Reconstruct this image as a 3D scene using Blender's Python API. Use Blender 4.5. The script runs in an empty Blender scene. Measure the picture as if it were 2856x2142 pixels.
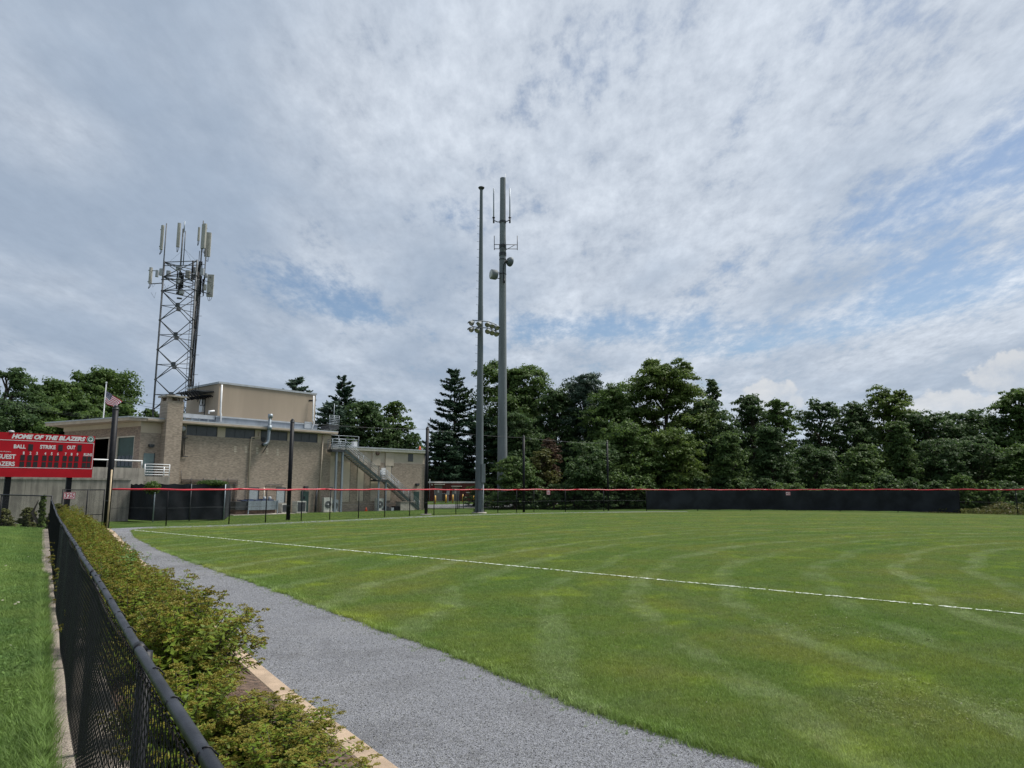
import bpy, math, random
import numpy as np
from mathutils import Vector, Matrix, geometry

R = math.radians
scene = bpy.context.scene
COL = scene.collection

# ------------------------------------------------------------------ camera
CAMZ = 2.4
FPX, CX, CY = 1980.0, 1428.0, 1071.0          # survey of the photograph, 2856 x 2142
PITCH = math.atan(296 / 1980)
cam_data = bpy.data.cameras.new('camera')
cam_data.sensor_fit = 'HORIZONTAL'
cam_data.sensor_width = 36.0
cam_data.lens = 36.0 * FPX / 2856.0
cam_data.clip_start = 0.05
cam_data.clip_end = 4000
cam = bpy.data.objects.new('camera', cam_data)
COL.objects.link(cam)
cam.location = (0, 0, CAMZ)
cam.rotation_euler = (R(90) + PITCH, 0, 0)
scene.camera = cam

# ------------------------------------------------------------------ light
SUN_AZ, SUN_EL = 64.0, 60.0
sun_data = bpy.data.lights.new('sun', 'SUN')
sun_data.energy = 4.2
sun_data.angle = R(18)
sun_data.color = (1.0, 0.96, 0.9)
sun = bpy.data.objects.new('sun', sun_data)
COL.objects.link(sun)
sdir = Vector((math.sin(R(SUN_AZ)) * math.cos(R(SUN_EL)), math.cos(R(SUN_AZ)) * math.cos(R(SUN_EL)), math.sin(R(SUN_EL))))
sun.rotation_euler = sdir.to_track_quat('Z', 'Y').to_euler()
sun.location = sdir * 60

scene.view_settings.view_transform = 'Standard'
scene.view_settings.look = 'None'
scene.view_settings.exposure = 0.5
scene.view_settings.gamma = 1.0
scene.view_settings.use_curve_mapping = False
scene.render.film_transparent = False
try:
    scene.cycles.use_denoising = True
    scene.cycles.max_bounces = 6
    scene.cycles.transparent_max_bounces = 8
    scene.cycles.use_adaptive_sampling = True
    scene.cycles.adaptive_threshold = 0.01
except Exception:
    pass

# ------------------------------------------------------------------ node helpers
def nd(nt, kind, ins=None, **props):
    n = nt.nodes.new(kind)
    for k, v in props.items():
        setattr(n, k, v)
    for k, v in (ins or {}).items():
        s = n.inputs[k]
        if isinstance(v, bpy.types.NodeSocket):
            nt.links.new(v, s)
        else:
            s.default_value = v
    return n
def mt(nt, op, a, b=0.0, c=0.0, clamp=False):
    n = nd(nt, 'ShaderNodeMath', {0: a, 1: b, 2: c}, operation=op)
    n.use_clamp = clamp
    return n.outputs[0]
def mixc(nt, f, a, b, blend='MIX'):
    n = nt.nodes.new('ShaderNodeMix'); n.data_type = 'RGBA'; n.blend_type = blend
    for i, v in ((0, f), (6, a), (7, b)):
        if isinstance(v, bpy.types.NodeSocket): nt.links.new(v, n.inputs[i])
        else:
            if i and len(v) == 3: v = (*v, 1)
            n.inputs[i].default_value = v
    return n.outputs[2]
def sstep(nt, v, a, b):
    n = nd(nt, 'ShaderNodeMapRange', {'Value': v, 'From Min': a, 'From Max': b}, interpolation_type='SMOOTHSTEP')
    return n.outputs[0]
def noise(nt, vec, scale, detail=4, rough=0.55, dist=0.0):
    return nd(nt, 'ShaderNodeTexNoise', {'Vector': vec, 'Scale': scale, 'Detail': detail, 'Roughness': rough, 'Distortion': dist}).outputs[0]
def comb(nt, x, y, z=0.0):
    return nd(nt, 'ShaderNodeCombineXYZ', {0: x, 1: y, 2: z}).outputs[0]

# ------------------------------------------------------------------ sky: thin broken cloud over a Nishita sky
world = bpy.data.worlds.new('World'); scene.world = world
world.use_nodes = True
wt = world.node_tree; wt.nodes.clear()
sky = nd(wt, 'ShaderNodeTexSky', sky_type='NISHITA')
sky.sun_disc = False
sky.sun_elevation = R(SUN_EL); sky.sun_rotation = R(SUN_AZ)
sky.air_density = 1.0; sky.dust_density = 1.2; sky.ozone_density = 1.5
tc = nd(wt, 'ShaderNodeTexCoord').outputs['Generated']
sep = nd(wt, 'ShaderNodeSeparateXYZ', {0: tc})
vx, vy, vz = sep.outputs
vzc = mt(wt, 'MAXIMUM', vz, 0.0)
den = mt(wt, 'ADD', vzc, 0.16)
px_, py_ = mt(wt, 'DIVIDE', vx, den), mt(wt, 'DIVIDE', vy, den)
flat = comb(wt, px_, py_)
az = mt(wt, 'ARCTAN2', vx, vy)
el = mt(wt, 'ARCSINE', vz)
# streets of cloud run a little across the view
rotd = nd(wt, 'ShaderNodeMapping', {'Vector': flat, 'Rotation': (0, 0, R(14)), 'Scale': (1.45, 0.8, 1)}).outputs[0]
big = noise(wt, rotd, 0.9, 5, 0.55, 0.3)
mid = noise(wt, rotd, 3.4, 8, 0.58, 0.15)
fine = noise(wt, rotd, 16.0, 8, 0.66, 0.1)
streak = noise(wt, nd(wt, 'ShaderNodeMapping', {'Vector': flat, 'Rotation': (0, 0, R(-9)), 'Scale': (2.3, 0.62, 1)}).outputs[0], 2.4, 8, 0.6, 0.25)
def patch(azd, eld, wa, we, tilt=0.0):
    a = mt(wt, 'SUBTRACT', az, R(azd)); e = mt(wt, 'SUBTRACT', el, R(eld))
    e = mt(wt, 'ADD', e, mt(wt, 'MULTIPLY', a, tilt))
    a = mt(wt, 'DIVIDE', a, R(wa)); e = mt(wt, 'DIVIDE', e, R(we))
    d = mt(wt, 'ADD', mt(wt, 'MULTIPLY', a, a), mt(wt, 'MULTIPLY', e, e))
    return mt(wt, 'POWER', 2.718, mt(wt, 'MULTIPLY', d, -1.0))
gaps = None
for args, w in (((-17.5, 16.0, 7.5, 1.7, 0.18), .44), ((-14.0, 14.0, 5.0, 0.9, 0.15), .26), ((6.5, 13.0, 9.0, 1.4, 0.02), .52), ((32, 13.5, 12, 1.9, -0.1), .40),
                ((33, 20.5, 9, 3.6, -0.35), .34), ((21, 11.2, 8, .9, -0.1), .32), ((-5.5, 22.0, 4, 1.6, 0), .25), ((27, 33, 9, 4, -.3), .2),
                ((9, 33.5, 9, 3.5, -.3), .13), ((60, 22, 20, 9, -.2), .4), ((-70, 25, 22, 8, .2), .3), ((120, 30, 30, 10, 0), .35), ((-140, 28, 30, 10, 0), .35)):
    g = mt(wt, 'MULTIPLY', patch(*args), w)
    gaps = g if gaps is None else mt(wt, 'ADD', gaps, g)
cover = mt(wt, 'ADD', mt(wt, 'MULTIPLY', big, 0.5), mt(wt, 'MULTIPLY', mid, 1.0))
cover = mt(wt, 'ADD', cover, mt(wt, 'MULTIPLY', fine, 0.8))
cover = mt(wt, 'ADD', cover, mt(wt, 'MULTIPLY', streak, 0.9))
rag = mt(wt, 'ADD', 0.45, mt(wt, 'MULTIPLY', streak, 1.1))
cover = mt(wt, 'SUBTRACT', cover, mt(wt, 'MULTIPLY', gaps, rag))
cover = mt(wt, 'ADD', cover, mt(wt, 'MULTIPLY', sstep(wt, az, R(-4), R(-24)), 0.10))
mask = sstep(wt, cover, 1.0, 1.52)
mask = mt(wt, 'ADD', 0.14, mt(wt, 'MULTIPLY', mask, 0.84))
# cloud thickness: denser and greyer to the left, thin and bright towards the sun
thick = mt(wt, 'ADD', mt(wt, 'MULTIPLY', noise(wt, rotd, 1.6, 5, 0.5, 0.1), 1.0), mt(wt, 'MULTIPLY', sstep(wt, az, R(18), R(-32)), 0.2))
thick = mt(wt, 'SUBTRACT', thick, mt(wt, 'MULTIPLY', patch(6, 36, 24, 16), 0.22))
grey = sstep(wt, thick, 0.34, 0.80)
cl = mixc(wt, grey, (4.25, 4.7, 5.35), (2.55, 3.12, 3.95))
tex = mt(wt, 'ADD', mt(wt, 'MULTIPLY', mt(wt, 'SUBTRACT', mid, 0.5), 0.8), mt(wt, 'MULTIPLY', mt(wt, 'SUBTRACT', fine, 0.5), 0.72))
tex = mt(wt, 'ADD', tex, mt(wt, 'MULTIPLY', mt(wt, 'SUBTRACT', streak, 0.5), 0.5))
tex = mt(wt, 'MULTIPLY', tex, mt(wt, 'SUBTRACT', 1.0, mt(wt, 'MULTIPLY', grey, 0.72)))
cl = mixc(wt, 1.0, cl, comb(wt, mt(wt, 'ADD', 1.0, tex), mt(wt, 'ADD', 1.0, mt(wt, 'MULTIPLY', tex, .93)), mt(wt, 'ADD', 1.0, mt(wt, 'MULTIPLY', tex, .82))), 'MULTIPLY')
blue = mixc(wt, 1.0, sky.outputs[0], (.66, .72, .75), 'MULTIPLY')
col = mixc(wt, mask, blue, cl)
# far cumulus heads low over the trees
def heap(azd, eld, wa, we):
    ae = comb(wt, mt(wt, 'MULTIPLY', az, 1.0), el)
    p = patch(azd, eld, wa, we)
    lump = noise(wt, ae, 34.0, 7, 0.62, 0.1)
    return sstep(wt, mt(wt, 'ADD', p, mt(wt, 'MULTIPLY', mt(wt, 'SUBTRACT', lump, 0.5), 1.0)), 0.40, 0.55), lump
for args in ((20.2, 6.8, 2.6, 1.7), (31.5, 5.2, 4.2, 1.8), (36, 7.6, 3, 1.6), (-52, 6, 4, 1.8), (58, 6, 5, 2)):
    h, lump = heap(*args)
    shade = sstep(wt, mt(wt, 'ADD', lump, mt(wt, 'MULTIPLY', mt(wt, 'SUBTRACT', el, R(args[1])), 6.0)), 0.2, 0.75)
    col = mixc(wt, mt(wt, 'MULTIPLY', h, .72), col, mixc(wt, shade, (3.3, 3.8, 4.5), (5.3, 5.35, 5.4)))
# pale air at the horizon
col = mixc(wt, mt(wt, 'MULTIPLY', sstep(wt, el, R(9), R(-1)), 0.3), col, (4.3, 5.1, 5.9))
bg = nd(wt, 'ShaderNodeBackground', {'Color': col, 'Strength': 0.1})
nd(wt, 'ShaderNodeOutputWorld', {'Surface': bg.outputs[0]})

# ------------------------------------------------------------------ survey helpers
def ray(x, y):
    a = (x - CX) / FPX; b = (CY - y) / FPX
    return Vector((a, math.cos(PITCH) - b * math.sin(PITCH), math.sin(PITCH) + b * math.cos(PITCH)))
def at(x, y, Y):
    d = ray(x, y); return Vector((0, 0, CAMZ)) + d * (Y / d.y)
def gnd(x, y, z=0.0):
    d = ray(x, y); return Vector((0, 0, CAMZ)) + d * ((z - CAMZ) / d.z)

# ------------------------------------------------------------------ object helpers
def tag(o, label=None, cat=None, group=None, kind=None):
    for k, v in (('label', label), ('category', cat), ('group', group), ('kind', kind)):
        if v is not None: o[k] = v
    return o
def empty(name, loc, rz=0.0, label=None, cat=None, group=None):
    o = bpy.data.objects.new(name, None); COL.objects.link(o)
    o.location = loc; o.rotation_euler = (0, 0, rz); o.empty_display_size = 0.3
    return tag(o, label, cat, group)
def link_mesh(name, me, parent=None):
    o = bpy.data.objects.new(name, me); COL.objects.link(o)
    if parent is not None: o.parent = parent
    return o
def copy_tree(o, parent=None):
    c = o.copy(); COL.objects.link(c)
    if parent is not None: c.parent = parent
    for ch in list(o.children): copy_tree(ch, c)
    return c

class MB:
    def __init__(s): s.v = []; s.f = []; s.m = []; s.cur = 0
    def add(s, vs, fs):
        b = len(s.v); s.v += [tuple(p) for p in vs]
        s.f += [tuple(i + b for i in f) for f in fs]; s.m += [s.cur] * len(fs); return s
    def box(s, x0, x1, y0, y1, z0, z1, M=None):
        vs = [Vector((x, y, z)) for z in (z0, z1) for (x, y) in ((x0, y0), (x1, y0), (x1, y1), (x0, y1))]
        if M is not None: vs = [M @ p for p in vs]
        return s.add(vs, [(3, 2, 1, 0), (4, 5, 6, 7), (0, 1, 5, 4), (1, 2, 6, 5), (2, 3, 7, 6), (3, 0, 4, 7)])
    def cbox(s, c, sx, sy, sz, M=None):
        return s.box(c[0] - sx / 2, c[0] + sx / 2, c[1] - sy / 2, c[1] + sy / 2, c[2] - sz / 2, c[2] + sz / 2, M)
    def quad(s, a, b, c, d): return s.add([a, b, c, d], [(0, 1, 2, 3)])
    def tube(s, pts, r, n=6, caps=True):
        pts = [Vector(p) for p in pts]
        rs = r if isinstance(r, (list, tuple)) else [r] * len(pts)
        vs = []; prev = None
        for i, p in enumerate(pts):
            t = (pts[min(i + 1, len(pts) - 1)] - pts[max(i - 1, 0)])
            if t.length < 1e-9: t = Vector((0, 0, 1))
            t.normalize()
            if prev is None:
                ref = Vector((0, 0, 1)) if abs(t.z) < 0.9 else Vector((1, 0, 0))
                a = t.cross(ref).normalized()
            else:
                a = prev - t * prev.dot(t)
                a = a.normalized() if a.length > 1e-6 else t.orthogonal().normalized()
            prev = a; b = t.cross(a)
            for k in range(n):
                w = 2 * math.pi * k / n
                vs.append(p + (a * math.cos(w) + b * math.sin(w)) * rs[i])
        fs = []
        for i in range(len(pts) - 1):
            for k in range(n):
                k2 = (k + 1) % n
                fs.append((i * n + k, i * n + k2, (i + 1) * n + k2, (i + 1) * n + k))
        if caps:
            fs.append(tuple(reversed(range(n)))); fs.append(tuple((len(pts) - 1) * n + k for k in range(n)))
        return s.add(vs, fs)
    def lathe(s, prof, n=16, M=None):
        vs = []
        for (r, z) in prof:
            for k in range(n):
                w = 2 * math.pi * k / n
                p = Vector((r * math.cos(w), r * math.sin(w), z)); vs.append(M @ p if M is not None else p)
        fs = []
        for i in range(len(prof) - 1):
            for k in range(n):
                k2 = (k + 1) % n
                fs.append((i * n + k, i * n + k2, (i + 1) * n + k2, (i + 1) * n + k))
        fs.append(tuple(reversed(range(n)))); fs.append(tuple((len(prof) - 1) * n + k for k in range(n)))
        return s.add(vs, fs)
    def poly_prism(s, outline, z0, z1):
        n = len(outline)
        vs = [(x, y, z0) for x, y in outline] + [(x, y, z1) for x, y in outline]
        fs = [tuple(reversed(range(n))), tuple(range(n, 2 * n))] + [(i, (i + 1) % n, n + (i + 1) % n, n + i) for i in range(n)]
        return s.add(vs, fs)
    def mesh(s, name, mats, smooth=False):
        me = bpy.data.meshes.new(name); me.from_pydata(s.v, [], s.f); 
        for m in (mats if isinstance(mats, (list, tuple)) else [mats]): me.materials.append(m)
        if any(s.m): me.polygons.foreach_set('material_index', s.m)
        if smooth: me.polygons.foreach_set('use_smooth', [True] * len(s.f))
        me.update(); return me
    def build(s, name, mats, parent=None, smooth=False):
        return link_mesh(name, s.mesh(name, mats, smooth), parent)

def bx(name, mat, parent, x0, x1, y0, y1, z0, z1):
    return MB().box(x0, x1, y0, y1, z0, z1).build(name, mat, parent)
def tb(name, mat, parent, pts, r, n=8, smooth=True):
    return MB().tube(pts, r, n).build(name, mat, parent, smooth)

def np_mesh(name, verts, faces, mat, attr=None, smooth=False):
    """verts (N,3), faces (M,k) with constant k, attr: per-face float called tint"""
    me = bpy.data.meshes.new(name)
    nv, (nf, k) = len(verts), faces.shape
    me.vertices.add(nv); me.vertices.foreach_set('co', np.ascontiguousarray(verts, dtype=np.float32).ravel())
    me.loops.add(nf * k); me.loops.foreach_set('vertex_index', np.ascontiguousarray(faces, dtype=np.int32).ravel())
    me.polygons.add(nf)
    me.polygons.foreach_set('loop_start', np.arange(0, nf * k, k, dtype=np.int32))
    me.polygons.foreach_set('loop_total', np.full(nf, k, dtype=np.int32))
    if smooth: me.polygons.foreach_set('use_smooth', np.ones(nf, dtype=bool))
    if attr is not None:
        a = me.attributes.new('tint', 'FLOAT', 'FACE'); a.data.foreach_set('value', attr.astype(np.float32))
    me.materials.append(mat); me.update(calc_edges=True)
    return me

def text_mesh(name, s, w, h, mat, parent, x, z, y, shear=0.0, bold=0.0, thick=0.004, squeeze=None):
    """flat raised lettering in the local XZ plane, lower left corner at (x, z), w x h, front face towards -y"""
    cu = bpy.data.curves.new(name, 'FONT'); cu.body = s; cu.shear = shear; cu.offset = bold; cu.extrude = 0.02; cu.resolution_u = 3
    t = bpy.data.objects.new(name, cu); COL.objects.link(t)
    dg = bpy.context.evaluated_depsgraph_get()
    me = bpy.data.meshes.new_from_object(t.evaluated_get(dg))
    COL.objects.unlink(t); bpy.data.objects.remove(t); bpy.data.curves.remove(cu)
    co = np.zeros(len(me.vertices) * 3, dtype=np.float32); me.vertices.foreach_get('co', co); co = co.reshape(-1, 3)
    lo, hi = co.min(0), co.max(0)
    out = np.zeros_like(co)
    out[:, 0] = x + (co[:, 0] - lo[0]) / (hi[0] - lo[0]) * w
    out[:, 2] = z + (co[:, 1] - lo[1]) / (hi[1] - lo[1]) * h
    out[:, 1] = y - (co[:, 2] - lo[2]) / max(hi[2] - lo[2], 1e-6) * thick
    me.vertices.foreach_set('co', out.ravel()); me.materials.clear(); me.materials.append(mat); me.update()
    me.name = name
    return link_mesh(name, me, parent)

# ------------------------------------------------------------------ materials
MATS = {}
def base_mat(name):
    m = bpy.data.materials.new(name); m.use_nodes = True; nt = m.node_tree; nt.nodes.clear()
    MATS[name] = m
    p = nd(nt, 'ShaderNodeBsdfPrincipled'); o = nd(nt, 'ShaderNodeOutputMaterial', {'Surface': p.outputs[0]})
    return m, nt, p, o
def plain(name, col, rough=0.6, metal=0.0, var=0.12, scale=2.0, bump=0.0, bscale=40.0, spec=0.5, dirt=None, streak=False):
    m, nt, p, o = base_mat(name)
    c = nd(nt, 'ShaderNodeTexCoord').outputs['Object']
    v = c
    if streak: v = nd(nt, 'ShaderNodeMapping', {'Vector': c, 'Scale': (1, 1, 0.12)}).outputs[0]
    n = noise(nt, v, scale, 6, 0.6)
    k = sstep(nt, n, 0.3, 0.7)
    d = dirt or tuple(x * (1 - 2 * var) for x in col)
    cc = mixc(nt, k, d, tuple(min(1, x * (1 + var)) for x in col))
    nt.links.new(cc, p.inputs['Base Color'])
    p.inputs['Roughness'].default_value = rough; p.inputs['Metallic'].default_value = metal
    p.inputs['Specular IOR Level'].default_value = spec
    if bump:
        b = nd(nt, 'ShaderNodeBump', {'Height': noise(nt, c, bscale, 4, 0.6), 'Strength': bump, 'Distance': 0.02})
        nt.links.new(b.outputs[0], p.inputs['Normal'])
    return m
def brick_mat(name, c1, c2, mortar, bw=0.21, bh=0.068, tilt=0.0):
    m, nt, p, o = base_mat(name)
    c = nd(nt, 'ShaderNodeTexCoord').outputs['Object']
    s = nd(nt, 'ShaderNodeSeparateXYZ', {0: c})
    v = comb(nt, mt(nt, 'ADD', s.outputs[0], s.outputs[1]), s.outputs[2])
    b = nd(nt, 'ShaderNodeTexBrick', {'Vector': v, 'Color1': (*c1, 1), 'Color2': (*c2, 1), 'Mortar': (*mortar, 1), 'Scale': 1.0,
                                      'Mortar Size': 0.008, 'Mortar Smooth': 0.3, 'Bias': 0.0, 'Brick Width': bw, 'Row Height': bh})
    # single bricks burnt darker or paler, and damp weathering over the whole wall
    cell = nd(nt, 'ShaderNodeTexWhiteNoise', {'Vector': comb(nt, mt(nt, 'FLOOR', mt(nt, 'DIVIDE', s.outputs[0], bw)), mt(nt, 'FLOOR', mt(nt, 'DIVIDE', s.outputs[2], bh)))}, noise_dimensions='2D').outputs[0]
    k = mt(nt, 'ADD', 0.82, mt(nt, 'MULTIPLY', cell, 0.34))
    w = mt(nt, 'ADD', 0.72, mt(nt, 'MULTIPLY', noise(nt, c, 0.55, 6, 0.65), 0.56))
    k = mt(nt, 'MULTIPLY', k, w)
    cc = mixc(nt, 1.0, b.outputs[0], comb(nt, k, k, k), 'MULTIPLY')
    nt.links.new(cc, p.inputs['Base Color']); p.inputs['Roughness'].default_value = 0.9
    p.inputs['Specular IOR Level'].default_value = 0.2
    bp = nd(nt, 'ShaderNodeBump', {'Height': b.outputs[1], 'Strength': 0.5, 'Distance': 0.01}); bp.invert = True
    nt.links.new(bp.outputs[0], p.inputs['Normal'])
    return m
M = {}
M['brick'] = brick_mat('tan_brick', (.35, .288, .228), (.26, .21, .165), (.315, .275, .232))
M['brick_dark'] = brick_mat('brown_brick', (.32, .245, .195), (.22, .168, .135), (.28, .24, .21))
M['brick_red'] = brick_mat('red_brick', (.15, .052, .045), (.11, .04, .036), (.13, .06, .055))
M['stucco'] = plain('beige_stucco', (.44, .37, .285), .9, var=.07, scale=.8, bump=.2, bscale=60, streak=True)
M['penthouse'] = plain('tan_render', (.325, .265, .20), .9, var=.06, scale=.5, bump=.15, bscale=80, streak=True)
M['fascia'] = plain('tan_metal_fascia', (.40, .33, .26), .6, var=.08, scale=1.5)
M['panel'] = plain('pale_panel', (.46, .40, .32), .85, var=.05, scale=1.0)
M['cream'] = plain('cream_trim', (.62, .57, .48), .6, var=.06)
M['roof'] = plain('roof_membrane', (.32, .32, .32), .85, var=.1)
M['greyflash'] = plain('grey_flashing', (.24, .27, .31), .6, var=.12, scale=1.2, streak=True)
M['palegrey'] = plain('pale_grey_metal', (.35, .375, .40), .5, var=.08)
M['galv'] = plain('galvanised_steel', (.26, .30, .335), .5, .35, var=.14, scale=3, streak=True)
M['pole'] = plain('weathered_galvanised', (.115, .138, .15), .62, .15, var=.14, scale=1.2, streak=True)
M['pole2'] = plain('pale_weathered_galvanised', (.17, .19, .198), .65, .1, var=.13, scale=1.0, streak=True)
M['steel_dark'] = plain('dark_steel', (.05, .055, .06), .55, .3, var=.2)
M['steel_green'] = plain('green_grey_steel', (.045, .065, .062), .55, .2, var=.2)
M['lattice'] = plain('lattice_steel', (.075, .083, .09), .6, .3, var=.25, scale=4)
M['rust'] = plain('rusty_steel', (.12, .075, .055), .8, .1, var=.3, scale=5)
M['antenna'] = plain('antenna_fibreglass', (.34, .335, .30), .5, var=.08)
M['white'] = plain('white_paint', (.64, .65, .66), .45, var=.06)
M['black'] = plain('black_paint', (.009, .010, .013), .55, var=.2, scale=5, spec=.18)
M['vinyl'] = plain('black_vinyl', (.009, .0095, .012), .5, var=.3, scale=9, bump=.1, bscale=120, spec=.25)
M['railblack'] = plain('worn_black_rail', (.020, .022, .028), .42, spec=.38, var=.35, scale=7, bump=.12, bscale=150)
M['net_black'] = plain('black_windscreen', (.021, .024, .029), .8, var=.25, scale=.5, bump=.9, bscale=2.2, spec=.2)
M['red'] = plain('red_board', (.40, .006, .015), .5, spec=.2, var=.06, scale=1.0)
M['redcap'] = plain('red_fence_cap', (.50, .02, .04), .4, var=.12, scale=1.5)
M['led'] = plain('dark_digit_window', (.012, .01, .012), .35, var=.1)
M['door_green'] = plain('green_door', (.025, .06, .052), .5, var=.12)
M['door_teal'] = plain('grey_teal_door', (.15, .21, .21), .5, var=.08)
M['door_grey'] = plain('grey_door', (.20, .21, .205), .55, var=.08)
M['window_dark'] = plain('dark_louvre', (.055, .06, .068), .35, var=.1)
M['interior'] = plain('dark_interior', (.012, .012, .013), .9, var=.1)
M['blind'] = plain('window_blind', (.36, .40, .41), .3, var=.05)
M['yellow'] = plain('bollard_yellow', (.60, .33, .04), .5, var=.1)
M['foul_yellow'] = plain('faded_foul_pole', (.46, .36, .22), .6, var=.1)
M['orange'] = plain('cone_orange', (.75, .12, .05), .5, var=.05)
M['truck_red'] = plain('truck_red', (.18, .012, .015), .3, var=.1)
M['fibre'] = plain('off_white_casing', (.50, .50, .46), .5, var=.08)
M['navy'] = plain('navy_tarp', (.03, .05, .11), .6, var=.2)
M['bark'] = plain('bark', (.09, .07, .055), .9, var=.3, scale=6, bump=.6, bscale=14)
M['asphalt'] = plain('asphalt', (.13, .135, .14), .9, var=.12, scale=.8, bump=.2, bscale=60)
M['pad'] = plain('concrete_pad', (.38, .35, .30), .9, var=.15, scale=2)
M['mulch'] = plain('bark_mulch', (.115, .075, .052), .95, var=.35, scale=14, bump=1.0, bscale=55)
M['sign_white'] = plain('sign_white', (.75, .74, .74), .5, var=.04)
M['sign_red'] = plain('sign_red', (.40, .02, .05), .5, var=.04)
M['flag_red'] = plain('flag_red', (.50, .03, .06), .8, var=.05)
M['flag_white'] = plain('flag_white', (.80, .78, .80), .8, var=.05)
M['flag_blue'] = plain('flag_blue', (.03, .035, .10), .8, var=.05)
M['emblem_green'] = plain('emblem_green', (.02, .13, .09), .5, var=.05)
M['bed_edge'] = plain('tan_concrete_kerb', (.36, .27, .19), .92, var=.14, scale=4, bump=.5, bscale=70)
M['lens'] = plain('lamp_reflector', (.32, .31, .28), .35, .4, var=.1)
def glass_mat():
    m, nt, p, o = base_mat('dark_glass')
    p.inputs['Base Color'].default_value = (.02, .025, .03, 1); p.inputs['Roughness'].default_value = 0.08
    return m
M['glass'] = glass_mat()

def concrete_mat(name, col, dark):
    m, nt, p, o = base_mat(name)
    c = nd(nt, 'ShaderNodeTexCoord').outputs['Object']
    st = nd(nt, 'ShaderNodeMapping', {'Vector': c, 'Scale': (1.6, 1.6, 0.12)}).outputs[0]
    n1 = sstep(nt, noise(nt, st, 1.9, 7, 0.7), 0.40, 0.60); n2 = sstep(nt, noise(nt, c, 0.6, 6, 0.65), 0.36, 0.62)
    cc = mixc(nt, mt(nt, 'ADD', mt(nt, 'MULTIPLY', n1, .55), mt(nt, 'MULTIPLY', n2, .45)), dark, col)
    cc = mixc(nt, mt(nt, 'MULTIPLY', sstep(nt, noise(nt, c, 18, 5, 0.7), 0.5, 0.75), .3), cc, tuple(x * 1.3 for x in col))
    nt.links.new(cc, p.inputs['Base Color']); p.inputs['Roughness'].default_value = 0.92
    nt.links.new(nd(nt, 'ShaderNodeBump', {'Height': noise(nt, c, 35, 5, 0.65), 'Strength': .35, 'Distance': .01}).outputs[0], p.inputs['Normal'])
    return m
M['concrete'] = concrete_mat('stained_concrete', (.35, .32, .275), (.17, .155, .135))
M['concrete_wall'] = concrete_mat('ledge_concrete', (.33, .29, .245), (.15, .135, .115))

def exposed_mat():
    m, nt, p, o = base_mat('exposed_aggregate')
    c = nd(nt, 'ShaderNodeTexCoord').outputs['Object']
    v = nd(nt, 'ShaderNodeTexVoronoi', {'Vector': c, 'Scale': 85.0})
    cc = mixc(nt, sstep(nt, noise(nt, c, 1.3, 6, .65), .35, .68), (.13, .105, .085), (.27, .225, .18))
    cc = mixc(nt, mt(nt, 'MULTIPLY', v.outputs['Color'], .55), cc, (.42, .37, .31))
    cc = mixc(nt, sstep(nt, v.outputs['Distance'], .45, .8), cc, (.08, .065, .05))
    nt.links.new(cc, p.inputs['Base Color']); p.inputs['Roughness'].default_value = .9
    nt.links.new(nd(nt, 'ShaderNodeBump', {'Height': v.outputs['Distance'], 'Strength': .5, 'Distance': .006}).outputs[0], p.inputs['Normal'])
    return m
M['aggregate'] = exposed_mat()

def gravel_mat():
    m, nt, p, o = base_mat('grey_gravel')
    c = nd(nt, 'ShaderNodeNewGeometry').outputs['Position']
    v = nd(nt, 'ShaderNodeTexVoronoi', {'Vector': c, 'Scale': 78.0, 'Randomness': 1.0})
    v2 = nd(nt, 'ShaderNodeTexVoronoi', {'Vector': c, 'Scale': 150.0, 'Randomness': 1.0})
    val = nd(nt, 'ShaderNodeSeparateColor', {0: v.outputs['Color']}).outputs[0]
    val2 = nd(nt, 'ShaderNodeSeparateColor', {0: v2.outputs['Color']}).outputs[1]
    cc = mixc(nt, mt(nt, 'POWER', val, 1.4), (.078, .082, .092), (.275, .283, .31))
    cc = mixc(nt, .3, cc, mixc(nt, val2, (.07, .075, .085), (.34, .35, .38)))
    cc = mixc(nt, sstep(nt, v.outputs['Distance'], .5, .85), cc, (.05, .05, .055))
    # damp, trodden patches, and dust blown to the edge
    w = noise(nt, c, .55, 6, .62, .6)
    cc = mixc(nt, mt(nt, 'MULTIPLY', sstep(nt, w, .50, .66), .5), cc, (.07, .07, .075))
    w2 = noise(nt, c, .3, 4, .6)
    cc = mixc(nt, mt(nt, 'MULTIPLY', sstep(nt, w2, .45, .75), .16), cc, (.40, .39, .38))
    nt.links.new(cc, p.inputs['Base Color']); p.inputs['Roughness'].default_value = .85
    p.inputs['Specular IOR Level'].default_value = .3
    h = mt(nt, 'SUBTRACT', mt(nt, 'MULTIPLY', val, .5), v.outputs['Distance'])
    nt.links.new(nd(nt, 'ShaderNodeBump', {'Height': h, 'Strength': .8, 'Distance': .012}).outputs[0], p.inputs['Normal'])
    return m
M['gravel'] = gravel_mat()

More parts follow.
